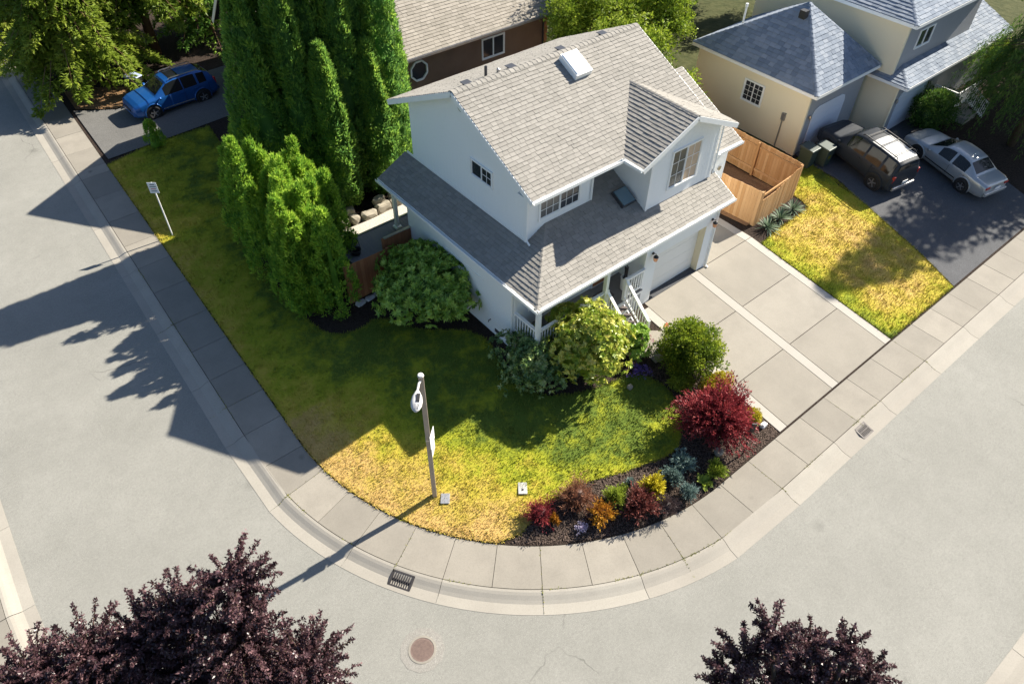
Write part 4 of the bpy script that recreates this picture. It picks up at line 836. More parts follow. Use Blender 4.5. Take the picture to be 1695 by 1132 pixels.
MB().obox((LX, LY_, lb+2.9), (.87, -.5, 0), (.5, .87, 0), (0, 0, 1), .073, .073, .02).build('band', M['steel'], LP)

# regulatory sign on the left
g = gt((286, 390)); SX, SY, SZ = g
SG = thing('street_sign', 'small white sign on a thin pale post on the shaded left lawn', 'sign', (SX, SY, SZ))
MB().tube([(SX, SY, SZ-.1), (SX, SY, SZ+2.65)], .028, 8).build('post', M['plate'], SG)
dd = nrm((.80, -.6, 0)); nn_ = np.array((-dd[1], dd[0], 0)); nn_ = -nn_ if nn_ @ (C0-np.array((SX, SY, 2))) < 0 else nn_
c = np.array((SX, SY, SZ+2.42))+nn_*.035
pl = MB().obox(c, dd, nn_, (0, 0, 1), .18, .004, .25).build('sign_plate', M['sign_white'], SG)
for k, (h_, mat, w_) in enumerate(((.15, 'sign_ink', .09), (.05, 'sign_ink', .12), (-.05, 'sign_red', .10), (-.15, 'sign_ink', .11))): MB().obox(c+np.array((0, 0, h_))+nn_*.006, dd, nn_, (0, 0, 1), w_, .002, .014).build('text_line', M[mat], pl)
# manhole, drains, utility lids
MC = gz((699, 1075), 0)
MH = thing('manhole_cover', 'round rusty manhole cover with pale rim in the road', 'manhole', (MC[0], MC[1], 0))
MB().lathe([(.60, -.02), (.60, .004), (.36, .010), (.36, -.02)], (MC[0], MC[1], 0), 'z', 11).build('patch', M['far_asphalt'], MH); MB().lathe([(.37, -.03), (.37, .018), (.315, .02), (.31, -.01)], (MC[0], MC[1], .001), 'z', 40).build('rim', M['walk'], MH)
cv = MB().lathe([(.312, -.02), (.312, .012), (.0, .012)], (MC[0], MC[1], .001), 'z', 40).build('cover', M['rust'], MH)
k_ = 0
for i in range(-9, 10):
    for j in range(-9, 10):
        if (i*i+j*j)*.031**2 < .27**2:
            k_ += 1; MB().box(MC[0]+i*.031-.008, MC[0]+i*.031+.008, MC[1]+j*.031-.008, MC[1]+j*.031+.008, .012, .019).build('stud', M['rust'], cv)
def drain(label, t, wd):
    p = np.array(route(t, 11.07)); q = np.array(route(t+.1, 11.07)); d = (q-p)/np.linalg.norm(q-p); n = np.array((-d[1], d[0])); 
    if n@(np.array(BC)-p) < 0: n = -n
    D = thing('storm_drain', label, 'drain', (p[0], p[1], .02)); d3, n3 = np.array((*d, 0)), np.array((*n, .22)); n3 /= np.linalg.norm(n3); u3 = np.cross(d3, n3); u3 = -u3 if u3[2] < 0 else u3; c = np.array((p[0], p[1], .03))
    MB().obox(c-u3*.012, d3, n3, u3, wd/2, .19, .01).build('pit', M['black'], D)
    for s_ in (-1, 1): MB().obox(c+n3*s_*.2+u3*.01, d3, n3, u3, wd/2+.03, .025, .02).build('frame_bar', M['iron'], D); MB().obox(c+d3*s_*(wd/2+.01)+u3*.01, d3, n3, u3, .025, .2, .02).build('frame_bar', M['iron'], D)
    for k in range(9): MB().obox(c+d3*(-wd/2+wd*(k+.5)/9)+u3*.012, d3, n3, u3, .012, .18, .014).build('grate_bar', M['iron'], D)
    MB().obox(c+u3*.014, d3, n3, u3, wd/2, .012, .012).build('grate_bar', M['iron'], D)
tt = lambda p: (math.atan2(p[1]-BC[1], p[0]-BC[0]) % (2*math.pi)-math.pi)*10.1
drain('storm drain grate in the gutter below the lamp post', tt(gz((670, 948), .05)), .62); drain('storm drain grate in the gutter by the concrete driveway', ARC+gz((1430, 712), .05)[0]-BC[0], .50)
for p, lab, sz in (((737, 826), 'grey utility box lid beside the lamp post foot', (.28, .36)), ((865, 809), 'pale utility box lid with dark mark in the sunny lawn', (.28, .42))):
    g = gt(p); a = math.radians(52); d = np.array((math.cos(a), math.sin(a), 0)); n = np.array((-d[1], d[0], 0)); U = thing('utility_box', lab, 'utility box', g)
    MB().obox(np.array(g)+(0, 0, .04), d, n, (0, 0, 1), sz[1]/2, sz[0]/2, .015).build('lid', M['box_lid' if sz[1] < .4 else 'box_lid_pale'], U, False, False, .02)
    if sz[1] > .4: MB().lathe([(.035, 0), (.035, .012), (0, .012)], np.array(g)+(0, 0, .055)-d*.06, 'z', 8).build('lifting_hole', M['black'], U)
# slim black garden post in the bed
g = gt((1229, 752)); GP = thing('garden_post', 'slim black post with flat top in the mulch by the driveway', 'post', g)
MB().tube([g, (g[0]+.02, g[1]+.02, g[2]+1.25)], .025, 8).build('stake', M['black'], GP); MB().obox((g[0]+.02, g[1]+.02, g[2]+1.38), (.7, -.7, 0), (.7, .7, 0), (0, 0, 1), .07, .02, .2).build('head', M['black'], GP)
g = gt((1263, 706)); tag(irregular((g[0], g[1], g[2]+.08), .12, .09, .09, 5).build('white_stone', M['plate']), 'white stone on the mulch beside the black garden post', 'stone')
g = gt((1042, 643)); tag(irregular((g[0], g[1], g[2]+.08), .1, .09, .08, 9).build('grey_stone', M['stone']), 'grey stone at the lawn edge below the pale bush', 'stone')
g = gt((1188, 752)); UB = thing('buried_pot', 'pale round pot under the red shrub', 'pot', g); MB().lathe([(.1, 0), (.15, .12), (.15, .2), (.12, .23), (.0, .2)], g, 'z', 16).build('pot', M['stone'], UB, True)

# ================================================================== BINS
def wheelie(name, label, loc, rz, body, lid, sticker=False):
    B = thing(name, label, 'bin', loc, rz); mb = MB()
    mb.add([(x*s_, y*s_*1.1, z) for z, s_ in ((.06, .24), (.95, .30)) for x, y in ((-1, -1), (1, -1), (1, 1), (-1, 1))], [(3, 2, 1, 0), (4, 5, 6, 7), (0, 1, 5, 4), (1, 2, 6, 5), (2, 3, 7, 6), (3, 0, 4, 7)]).build('body', M[body], B, False, True, .02)
    MB().add([(-.33, -.37, .95), (.33, -.37, .95), (.33, .37, .95), (-.33, .37, .95), (-.33, -.34, 1.0), (.33, -.34, 1.0), (.3, .34, 1.06), (-.3, .34, 1.06)], [(3, 2, 1, 0), (4, 5, 6, 7), (0, 1, 5, 4), (1, 2, 6, 5), (2, 3, 7, 6), (3, 0, 4, 7)]).build('lid', M[lid], B, False, True, .02)
    MB().tube([(-.26, .42, .98), (.26, .42, .98)], .02, 8).build('handle', M['black'], B, False, True)
    for s_ in (-1, 1): MB().lathe([(0, -.03), (.12, -.03), (.12, .03), (0, .03)], (s_*.27, .3, .12), 'x', 16).build('wheel', M['rubber'], B, False, True)
    if sticker: MB().box(-.12, .1, -.305, -.298, .45, .72).build('sticker', M['leaf_yellow'], B, False, True)
    return B
g = gz((1334, 268), .85); wheelie('wheelie_bin', 'dark green wheelie bin beside the cream house, behind the other bin', (29.55, 13.95, .87), 0, 'bin_green', 'bin_green')
wheelie('wheelie_bin', 'dark green wheelie bin with yellow sticker nearest the dark car', (30.25, 13.55, .87), 0, 'bin_green', 'bin_green', True)
g = gz((236, 130), .2); wheelie('wheelie_bin', 'bin with pale blue lid under the conifers by the blue car', (8.1, 41.25, .2), .4, 'black', 'bin_lid')
AC = thing('utility_cabinet', 'white cabinet beside the brown house corner', 'cabinet', (26.0, 27.6, .87)); MB().box(25.6, 26.3, 27.3, 28.1, .87, 2.6).build('case', M['plate'], AC, False, False, .03)

# ================================================================== CARS  (nose towards +X, wheels on z = 0)
def car(name, label, loc, rz, L, st, paint_, wr, wx, ww, shield, side_wins, rear, roofmat=None, extras=None, tilt=0):
    K = thing(name, label, 'car', loc, rz); K.rotation_euler = (0, tilt, rz)
    xs_ = [s[0] for s in st]; X = np.arange(xs_[-1], xs_[0]+1e-6, .06); X = np.unique(np.r_[X, xs_]); A = np.array(st)[::-1]
    val = lambda k: np.interp(X, A[:, 0], A[:, k])
    def sm(a):                     # soften the corners of the outline
        b = a.copy(); b[1:-1] = (a[:-2]+2*a[1:-1]+a[2:])/4; return b
    zb_, zbelt, zt, w_, wt = (sm(val(k)) for k in range(1, 6)); rows = []
    for i in range(len(X)):
        b, e_, t, a, c = zb_[i], zbelt[i], zt[i], w_[i], wt[i]
        hp = [(0, b), (a*.8, b), (a*.96, b+.06), (a, b+.22), (a*1.0, b+(e_-b)*.62), (a*.985, e_-.05), (a*.95, e_), (c+.02, e_+(t-e_)*.86), (c*.9, t-(t-e_)*.03), (c*.5, t+.004), (0, t+.014)]
        rows.append([(X[i], y, z) for y, z in hp]+[(X[i], -y, z) for y, z in hp[-2:0:-1]])
    n = len(rows[0]); V = [p for r in rows for p in r]
    body = MB().add(V, [(i*n+k, i*n+(k+1) % n, (i+1)*n+(k+1) % n, (i+1)*n+k) for i in range(len(X)-1) for k in range(n)]+[tuple(range(n)), tuple((len(X)-1)*n+k for k in range(n-1, -1, -1))]).build('body', M[paint_], K, True, True)
    def patch(nm, x0, x1, ks, mat, par, off=.006):
        mb = MB(); cols = [i for i in range(len(X)) if x0-1e-6 <= X[i] <= x1+1e-6]
        for i, i2 in zip(cols, cols[1:]):
            for k in ks:
                q = [np.array(rows[i][k % n]), np.array(rows[i][(k+1) % n]), np.array(rows[i2][(k+1) % n]), np.array(rows[i2][k % n])]
                nn2 = np.cross(q[1]-q[0], q[2]-q[0]); nn2 = nn2/(np.linalg.norm(nn2)+1e-9); cc = sum(q)/4-np.array((0, 0, .7)); nn2 = nn2 if nn2@cc > 0 else -nn2
                mb.add([p+nn2*off for p in q], [(0, 1, 2, 3)])
        return mb.build(nm, M[mat], par, False, True)
    patch('windscreen', *shield, [8, 9, 10, 11], 'car_glass', K); patch('rear_window', *rear, [8, 9, 10, 11] if rear[1]-rear[0] > .2 else [7, 8, 9, 10, 11, 12], 'car_glass', K)
    for a, b in side_wins:
        patch('side_window', a, b, [6], 'car_glass', K); patch('side_window', a, b, [13], 'car_glass', K)
    if roofmat: patch('roof_panel', roofmat[1], roofmat[2], [8, 9, 10, 11], roofmat[0], K, .004)
    for x in wx:
        for s_ in (-1, 1):
            y = s_*(ww-.09)
            MB().lathe([(wr+.07, -.13), (wr+.07, .112), (0, .113)] if s_ > 0 else [(wr+.07, .13), (wr+.07, -.112), (0, -.113)], (x, y, wr+.02), 'y', 24).build('wheel_arch', M['black'], K, False, True)
            W = MB().lathe([(wr*.62, -.1), (wr*.95, -.11), (wr, -.07), (wr, .07), (wr*.95, .11), (wr*.62, .12), (wr*.6, .07)], (x, y+s_*.02, wr), 'y', 26).build('wheel', M['rubber'], K, True, True)
            rm = MB().lathe([(wr*.62, .0), (wr*.62, s_*.105), (wr*.52, s_*.1), (wr*.5, s_*.05), (.06, s_*.075), (0, s_*.08)], (x, y+s_*.02, wr), 'y', 24); rim = rm.build('rim', M['dark_metal'], W, True, True)
            for q in range(5):
                a = q*2*math.pi/5+.3; MB().obox((x+math.cos(a)*wr*.3, y+s_*.115, wr+math.sin(a)*wr*.3), (math.cos(a), 0, math.sin(a)), (0, 1, 0), (-math.sin(a), 0, math.cos(a)), wr*.29, .012, wr*.075).build('spoke', M['alloy'], W, False, True)
            MB().tube([(x+(wr+.09)*math.cos(a), s_*(ww+.012), wr+.02+(wr+.09)*math.sin(a)) for a in np.linspace(-.25, math.pi+.25, 14)], .03, 6).build('wheel_flare', M[paint_], K, True, True)
    nx = xs_[0]; tx = xs_[-1]
    for s_ in (-1, 1):
        MB().tube([(shield[1]-.1, s_*(ww-.02), zbelt[np.searchsorted(X, shield[1]-.1)]+.0), (shield[1]-.13, s_*(ww+.13), zbelt[np.searchsorted(X, shield[1])]+.06)], [.03, .085], 8).build('mirror', M[paint_], K, True, True)
        for a, b in side_wins[:2]: MB().box(a+.06, a+.22, s_*(ww+.0)-.012, s_*(ww+.0)+.022, zbelt[len(X)//2]-.13, zbelt[len(X)//2]-.10).build('door_handle', M[paint_], K, False, True)
        MB().bar((wx[1]+wr+.15, s_*(ww+.003), .42), (wx[0]-wr-.15, s_*(ww+.003), .42), .02, .05).build('side_moulding', M['chrome' if extras == 'blue' else 'black'], K, False, True)
    for a, b in side_wins:                       # door seams
        for s_ in (-1, 1):
            for xx in (a-.03,): MB().box(xx-.006, xx+.006, s_*(ww+.001)-.004, s_*(ww+.001)+.004, .34, zbelt[np.searchsorted(X, xx)]-.08).build('door_seam', M['black'], K, False, True)
    if extras: 
        for s_ in (-1, 1):
            MB().add([(nx-.02-.10, s_*.40, .62), (nx-.10-.14, s_*.76, .68), (nx-.32, s_*.86, .78), (nx-.2, s_*.5, .76)] if extras != 'sedan' else [(nx-.05, s_*.35, .56), (nx-.12, s_*.72, .56), (nx-.25, s_*.83, .66), (nx-.12, s_*.4, .66)], [(0, 1, 2, 3)]).build('headlight', M['head_lens'], K, False, True)
            zt_ = .98 if extras != 'sedan' else .80
            MB().obox((tx+.10 if extras != 'sedan' else tx+.045, s_*(.78 if extras != 'sedan' else .62), zt_), (1, 0, 0), (0, 1, 0), (0, 0, 1), .05 if extras != 'sedan' else .025, .07 if extras != 'sedan' else .13, .17 if extras != 'sedan' else .065).build('tail_light', M['tail_red'], K, False, True, .02)
        MB().obox((tx-.02, 0, .50), (1, 0, 0), (0, 1, 0), (0, 0, 1), .06, .72, .09).build('rear_bumper', M['steel' if extras == 'suv' else paint_], K, False, True, .03)
        MB().obox((nx-.04, 0, .42), (1, 0, 0), (0, 1, 0), (0, 0, 1), .05, .68, .10).build('front_bumper', M[paint_], K, False, True, .03)
        MB().obox((tx-.03, 0, .72), (1, 0, 0), (0, 1, 0), (0, 0, 1), .012, .17, .07).build('number_plate', M['plate'], K, False, True)
        MB().obox((nx-.0, 0, .60), (1, 0, 0), (0, 1, 0), (0, 0, 1), .03, .36, .06).build('grille', M['black'], K, False, True)
    return K, X, zt, wt
suv_st = [(2.28, .42, .70, .72, .62, .5), (2.22, .32, .84, .88, .82, .68), (2.0, .28, .92, .98, .90, .76), (1.5, .28, .97, 1.05, .92, .78), (1.08, .28, 1.0, 1.09, .925, .78), (.42, .28, 1.04, 1.66, .93, .66), (.1, .28, 1.05, 1.73, .93, .66), (-1.0, .28, 1.06, 1.75, .93, .66), (-1.85, .28, 1.07, 1.72, .92, .65), (-2.08, .3, 1.06, 1.62, .90, .64), (-2.2, .34, 1.0, 1.12, .87, .72), (-2.26, .42, .7, .74, .80, .7)]
def rack(K, mat, z, y, x0, x1, cross=True):
    for s_ in (-1, 1):
        MB().tube([(x0, s_*y, z), (x0-.1, s_*y, z+.07), (x1+.1, s_*y, z+.07), (x1, s_*y, z)], .022, 6).build('roof_rail', M[mat], K, False, True)
    if cross:
        for x in (x0-.25, (x0+x1)/2, x1+.25): MB().tube([(x, -y, z+.08), (x, y, z+.08)], .02, 6).build('roof_bar', M['black'], K, False, True)
K, *_ = car('parked_car', 'dark grey SUV with roof rack parked before the cream garage', (31.6, 12.35, TZ(31.6, 12.35)+.03), math.radians(90-9), 4.5, suv_st, 'paint_grey', .37, (1.38, -1.42), .93, (.48, 1.05), [(-.42, .60), (-1.32, -.48), (-1.98, -1.40)], (-2.19, -2.07), ('roof_silver', -1.9, -.3), 'suv', math.atan(-.11))
rack(K, 'black', 1.74, .6, .2, -1.8)
se_st = [(2.33, .32, .52, .54, .60, .5), (2.26, .22, .60, .64, .78, .66), (2.05, .18, .67, .73, .84, .72), (1.6, .18, .74, .82, .86, .74), (1.0, .18, .80, .89, .87, .74), (.25, .18, .86, 1.31, .875, .60), (-.05, .18, .87, 1.38, .875, .585), (-.6, .18, .88, 1.39, .875, .58), (-.95, .18, .89, 1.34, .87, .59), (-1.6, .2, .90, .97, .865, .70), (-2.05, .22, .89, .95, .84, .72), (-2.28, .28, .84, .91, .79, .66), (-2.35, .38, .58, .62, .68, .6)]
car('parked_car', 'silver sedan parked right of the dark SUV', (35.05, 9.7, TZ(35.05, 9.7)+.03), math.radians(90-11), 4.7, se_st, 'paint_silver', .31, (1.35, -1.32), .875, (.32, .95), [(-.30, .42), (-1.12, -.36)], (-1.52, -1.0), None, 'sedan', math.atan(-.11))
bl_st = [(2.28, .40, .66, .68, .62, .5), (2.2, .28, .78, .84, .82, .66), (1.95, .24, .86, .94, .90, .74), (1.5, .24, .93, 1.02, .915, .77), (1.05, .24, .97, 1.06, .92, .77), (.30, .24, 1.02, 1.54, .925, .62), (-.1, .24, 1.03, 1.63, .925, .62), (-1.0, .24, 1.05, 1.64, .92, .61), (-1.7, .25, 1.08, 1.56, .905, .60), (-2.05, .3, 1.08, 1.36, .88, .62), (-2.2, .34, .98, 1.1, .86, .7), (-2.28, .42, .66, .7, .80, .68)]
K, *_ = car('parked_car', 'blue SUV parked beside the tall cypresses at the upper left', (9.15, 39.0, .16), math.radians(180+3), 4.55, bl_st, 'paint_blue', .36, (1.35, -1.33), .925, (.36, 1.0), [(-.42, .55), (-1.25, -.48), (-1.75, -1.32)], (-2.0, -1.6), ('car_glass', -.55, .0), 'blue', 0)
rack(K, 'chrome', 1.60, .58, .1, -1.6, False)
# ================================================================== PLANTS
def unit(a): return a/(np.linalg.norm(a, axis=-1, keepdims=True)+1e-9)
def leaf_mesh(B, D, Lg, Wd, fold=.25, rnd=None, nrm_hint=None):
    """diamond leaves from base points B along D"""
    n = len(B); Nr = unit(RNG.normal(size=(n, 3))+(nrm_hint if nrm_hint is not None else 0)); S = unit(np.cross(D, Nr)); U = np.cross(S, D)
    Lg = np.broadcast_to(Lg, n)[:, None]; Wd = np.broadcast_to(Wd, n)[:, None]
    m1 = B+D*Lg*.45
    V = np.stack([B, m1+S*Wd*.5+U*Wd*fold*.5, B+D*Lg, m1-S*Wd*.5+U*Wd*fold*.5], 1).reshape(-1, 3)
    r = RNG.random(n) if rnd is None else rnd
    return V, np.arange(4*n).reshape(-1, 4), np.repeat(r, 4)
def join(parts):
    V, F, R_ = [], [], []; o = 0
    for v, f, r in parts: V.append(v); F.append(f+o); R_.append(r); o += len(v)
    return np.concatenate(V), np.concatenate(F), np.concatenate(R_)
def sphere_dirs(n, upb=.0):
    d = RNG.normal(size=(n, 3)); d[:, 2] += upb; return unit(d)
def plumes(cent, rad, per, Lg, Wd, axis_up=.5, flat=1.0, tone=None, squash=(1, 1, 1), spread=.35, inner=.45, rexp=1.0):
    """leaf clumps round many centres; leaves point outwards/up"""
    k = len(cent); rad = np.broadcast_to(rad, k); idx = np.repeat(np.arange(k), per); n = len(idx)
    d = sphere_dirs(n, .35); r = rad[idx]*(inner+(1-inner)*RNG.random(n)**rexp)
    B = cent[idx]+d*r[:, None]*np.array(squash); D = unit(d+np.array((0, 0, axis_up))+RNG.normal(size=(n, 3))*spread)
    t = RNG.random(k) if tone is None else tone; rn = np.clip(.62*t[idx]+.38*RNG.random(n), 0, 1)
    return leaf_mesh(B, D, Lg*RNG.uniform(.65, 1.3, n), Wd*RNG.uniform(.7, 1.2, n), .25, rn, d*flat)
def dome_points(n, c, R3, low=-.25, jit=.12):
    d = sphere_dirs(n*3, .25); d = d[d[:, 2] > low][:n]; return np.array(c)+d*np.array(R3)*(1+RNG.normal(size=(len(d), 1))*jit), d
def core(c, R3, n=10, m_=7, tone=.0):  # solid dark fill added inside foliage so nothing shows through
    v, f = [], []
    for i in range(m_+1):
        ph = math.pi*i/m_
        for k in range(n): th = 2*math.pi*k/n; v.append((c[0]+R3[0]*math.sin(ph)*math.cos(th), c[1]+R3[1]*math.sin(ph)*math.sin(th), c[2]+R3[2]*math.cos(ph)))
    for i in range(m_): f += [(i*n+k, i*n+(k+1) % n, (i+1)*n+(k+1) % n, (i+1)*n+k) for k in range(n)]
    return np.array(v), np.array(f), np.full(len(v), tone)
def plant(name, label, cat, base, crown_parts, leafmat, stems=None, stemmat='trunk', group=None, cname='crown', stname='trunk'):
    T = thing(name, label, cat, base, 0, group); V, F, R_ = join(crown_parts); obj(cname, V, F, M[leafmat], T, False, False, R_)
    if stems: stems.build(stname, M[stemmat], T, True)
    return T
def stemset(base, tops, r=.05):
    mb = MB()
    for t in tops:
        b = np.array(base, float); t = np.array(t, float); mid = b+(t-b)*.5+np.array((random.uniform(-.1, .1), random.uniform(-.1, .1), .05)); mb.tube([b-(0, 0, .05), mid, t], [r, r*.7, r*.3], 6)
    return mb

# ---- rounded shrubs
def shrub(name, label, px, zc, R3, mat, nclump, per, Lg, Wd, crad, cat='shrub', up_=.4, extra=None, flat=.6, low=-.45):
    c = gz(px, zc); b = (c[0], c[1], TZ(c[0], c[1])); P_, d = dome_points(nclump, c, R3, low)
    parts = [core(c, np.array(R3)*.72), plumes(P_, crad*RNG.uniform(.7, 1.25, len(P_)), per, Lg, Wd, up_, flat)]
    P2, _ = dome_points(nclump//2, c, np.array(R3)*.8, low); parts.append(plumes(P2, crad, per//2, Lg, Wd, up_, flat, np.zeros(len(P2))+.1))
    T = plant(name, label, cat, b, parts, mat, stemset(b, [c+np.array((random.uniform(-.5, .5)*R3[0], random.uniform(-.5, .5)*R3[1], R3[2]*.3)) for _ in range(6)]))
    return T, c
def rosettes(c, R3, n, low=-.4, leaves=11, Lg=.15, Wd=.055, jit=.10):
    P_, d = dome_points(n, c, R3, low, jit); k = len(P_); th = np.tile(np.arange(leaves)*2*np.pi/leaves, k)+np.repeat(RNG.uniform(0, 6, k), leaves)
    N_ = unit(d*np.array((1, 1, 1.2))+RNG.normal(size=(k, 3))*.25); a = unit(np.cross(N_, (0.3, .2, 1))); b = np.cross(N_, a); i = np.repeat(np.arange(k), leaves)
    D = unit(a[i]*np.cos(th)[:, None]+b[i]*np.sin(th)[:, None]+N_[i]*RNG.uniform(.1, .9, (len(i), 1))); t = RNG.random(k)
    return leaf_mesh(P_[i], D, Lg*RNG.uniform(.75, 1.2, len(i)), Wd, .3, np.clip(.75*t[i]+.25*RNG.random(len(i)), 0, 1), N_[i]*2)
def rhodo(name, label, px, zc, R3, mat, n, lobes=9, **k):
    c = gz(px, zc); b = (c[0], c[1], TZ(c[0], c[1])); parts = [core(c, np.array(R3)*.70)]
    L_, d = dome_points(lobes*3, c, np.array(R3)*.74, -.3, .05); L_ = L_[:lobes]
    for q in L_: parts.append(rosettes(q, np.array(R3)*.42*random.uniform(.8, 1.2), n//lobes, -.3, **k))
    parts.append(rosettes(c, np.array(R3)*.85, n//2, -.5, **k))
    return plant(name, label, 'shrub', b, parts, mat, stemset(b, [c+np.array((random.uniform(-.5, .5)*R3[0], random.uniform(-.5, .5)*R3[1], .1)) for _ in range(7)]))
rhodo('rhododendron', 'large green rhododendron against the left wall of the white house', (710, 474), 1.75, (1.78, 1.8, 1.15), 'leaf_rhodo', 900, 18, Lg=.19, Wd=.07)
rhodo('rhododendron', 'pale yellow-green rhododendron before the porch railing', (966, 574), 1.9, (1.42, 1.42, 1.42), 'leaf_light', 950, 18, Lg=.15, Wd=.065)
rhodo('rhododendron', 'dark glossy shrub with pale leaf edges at the porch corner', (884, 602), 1.3, (1.24, 1.25, .92), 'leaf_dark', 560, 10, Lg=.14, Wd=.045)
rhodo('rhododendron', 'small shrub with pink blooms at the foot of the porch stairs', (1051, 568), 1.15, (.6, .6, .65), 'leaf_rhodo', 160, 5, Lg=.13, Wd=.05)
c_ = gz((1050, 570), 1.1); P_, d_ = dome_points(26, c_, (.55, .56, .6), -.2); T = thing('pink_flowers', 'pink blooms on the small shrub by the porch stairs', 'flowers', (c_[0], c_[1], .7)); V, F, r_ = plumes(P_, .05, 9, .06, .05); stuff(obj('blooms', V, F, M['petal_pink'], T, rnd=r_))
c_ = gz((1058, 612), .85); P_ = np.array(c_)+RNG.normal(size=(30, 3))*(.2, .15, .06); T = thing('violet_flowers', 'low violet flowers under the small shrub by the stairs', 'flowers', (c_[0], c_[1], .6)); V, F, r_ = plumes(P_, .07, 10, .07, .05); stuff(obj('blooms', V, F, M['petal_violet'], T, rnd=r_))
shrub('round_shrub', 'round yellow-green shrub beside the concrete driveway', (1142, 583), 1.3, (.92, .92, .92), 'leaf_round', 190, 70, .085, .05, .22)
shrub('low_shrub', 'low bright yellow shrub squeezed behind the red barberry', (1185, 640), .75, (.62, .35, .32), 'leaf_yellow', 50, 60, .07, .04, .14)
shrub('low_shrub', 'small green shrub at the foot of the round shrub', (1128, 636), .75, (.3, .3, .28), 'leaf_lime', 30, 45, .08, .045, .13)
shrub('low_shrub', 'small yellow shrub right of the red barberry', (1246, 690), .5, (.22, .24, .22), 'leaf_yellow', 26, 40, .07, .03, .1)
# red barberry: upright arching sprays
def sprayball(name, label, px, zc, R3, mat, ns, Lg, Wd, n_leaf=16, cat='shrub', spread=.55, stemmat='trunk'):
    c = gz(px, zc); b = np.array((c[0], c[1], TZ(c[0], c[1]))); d = sphere_dirs(ns*2, .3); d = d[d[:, 2] > -.25][:ns]; tip = c+d*np.array(R3)*RNG.uniform(.6, 1.25, (len(d), 1))*(1+.22*np.sin(3*np.arctan2(d[:, 1], d[:, 0])+px[0])[:, None]); root = c+d*np.array(R3)*.25+(0, 0, -.1)
    t = RNG.uniform(.25, 1, (len(d), n_leaf)); B = root[:, None]+(tip-root)[:, None]*t[..., None]; ax = unit(tip-root); n = B.shape[0]*n_leaf; B = B.reshape(-1, 3)+RNG.normal(size=(n, 3))*.018
    D = unit(np.repeat(ax, n_leaf, 0)+RNG.normal(size=(n, 3))*spread); tone = np.repeat(RNG.random(len(d)), n_leaf)
    parts = [core(c, np.array(R3)*.55), leaf_mesh(B, D, Lg*RNG.uniform(.7, 1.3, n), Wd, .2, np.clip(.55*tone+.2*t.reshape(-1)+.25*RNG.random(n), 0, 1))]
    return plant(name, label, cat, tuple(b), parts, mat, stemset(b, [tip[i]*.7+b*.3 for i in range(0, len(tip), max(1, len(tip)//14))], .014), stemmat, None, 'foliage', 'stems')
sprayball('red_barberry', 'large dark red barberry at the corner of the driveway', (1188, 690), 1.05, (1.16, 1.16, .92), 'leaf_red', 900, .10, .036, 24, spread=.5)
bedpl = [('heather', 'pinkish red shrublet at the left end of the mulch bed', (893, 848), .42, (.36, .36, .26), 'leaf_red', 150, .07, .018), ('barberry', 'rust-coloured twiggy shrub in the mulch bed', (955, 822), .5, (.48, .48, .42), 'leaf_rusty', 170, .10, .014),
         ('barberry', 'orange and gold shrublet in the mulch bed', (996, 850), .42, (.32, .3, .3), 'leaf_orange', 90, .08, .03), ('barberry', 'burgundy feathery shrub in the middle of the mulch bed', (1060, 835), .5, (.40, .40, .36), 'leaf_burgundy', 170, .10, .03),
         ('green_shrublet', 'round lime green shrublet in the mulch bed', (1019, 820), .45, (.26, .26, .26), 'leaf_lime', 190, .06, .02), ('golden_shrublet', 'bright yellow upright shrublet in the mulch bed', (1082, 805), .5, (.26, .26, .36), 'leaf_yellow', 90, .10, .035),
         ('smoke_shrub', 'thin dark smoky shrublet near the pavement', (1103, 838), .38, (.28, .28, .22), 'leaf_smoke', 140, .08, .010), ('blue_shrublet', 'silvery blue shrublet under the red barberry', (1130, 766), .42, (.28, .28, .22), 'leaf_blue', 120, .09, .03),
         ('blue_shrublet', 'teal green shrublet left of the silvery one', (1113, 786), .38, (.24, .24, .2), 'leaf_blue', 110, .08, .02), ('blue_shrublet', 'grey green tufted plant at the pavement edge', (1140, 815), .38, (.2, .2, .18), 'leaf_blue', 120, .08, .016),
         ('green_shrublet', 'pale green tufted plant right of the hosta', (1186, 778), .38, (.2, .2, .17), 'leaf_lime', 110, .10, .025), ('green_shrublet', 'tiny grey green plant beside the lime shrublet', (1043, 798), .38, (.11, .11, .1), 'leaf_blue', 50, .06, .015),
         ('gold_tuft', 'small gold tuft in front of the pinkish shrublet', (917, 858), .36, (.1, .12, .1), 'leaf_orange', 40, .06, .03)]
for nm, lab, px, zc, R3, mat, ns, Lg, Wd in bedpl: sprayball(nm, lab, px, zc+.06, tuple(1.28*q for q in R3), mat, int(ns*1.3), Lg*1.1, Wd*1.15, 13, 'plant', .45)
c_ = gz((962, 874), .3); T = thing('lilac_flowers', 'cushion of pale lilac flowers near the pavement', 'flowers', (c_[0], c_[1], .2)); V, F, r_ = plumes(np.array(c_)+RNG.normal(size=(34, 3))*(.10, .07, .03), .05, 14, .04, .03); stuff(obj('blooms', V, F, M['petal_lilac'], T, rnd=r_))
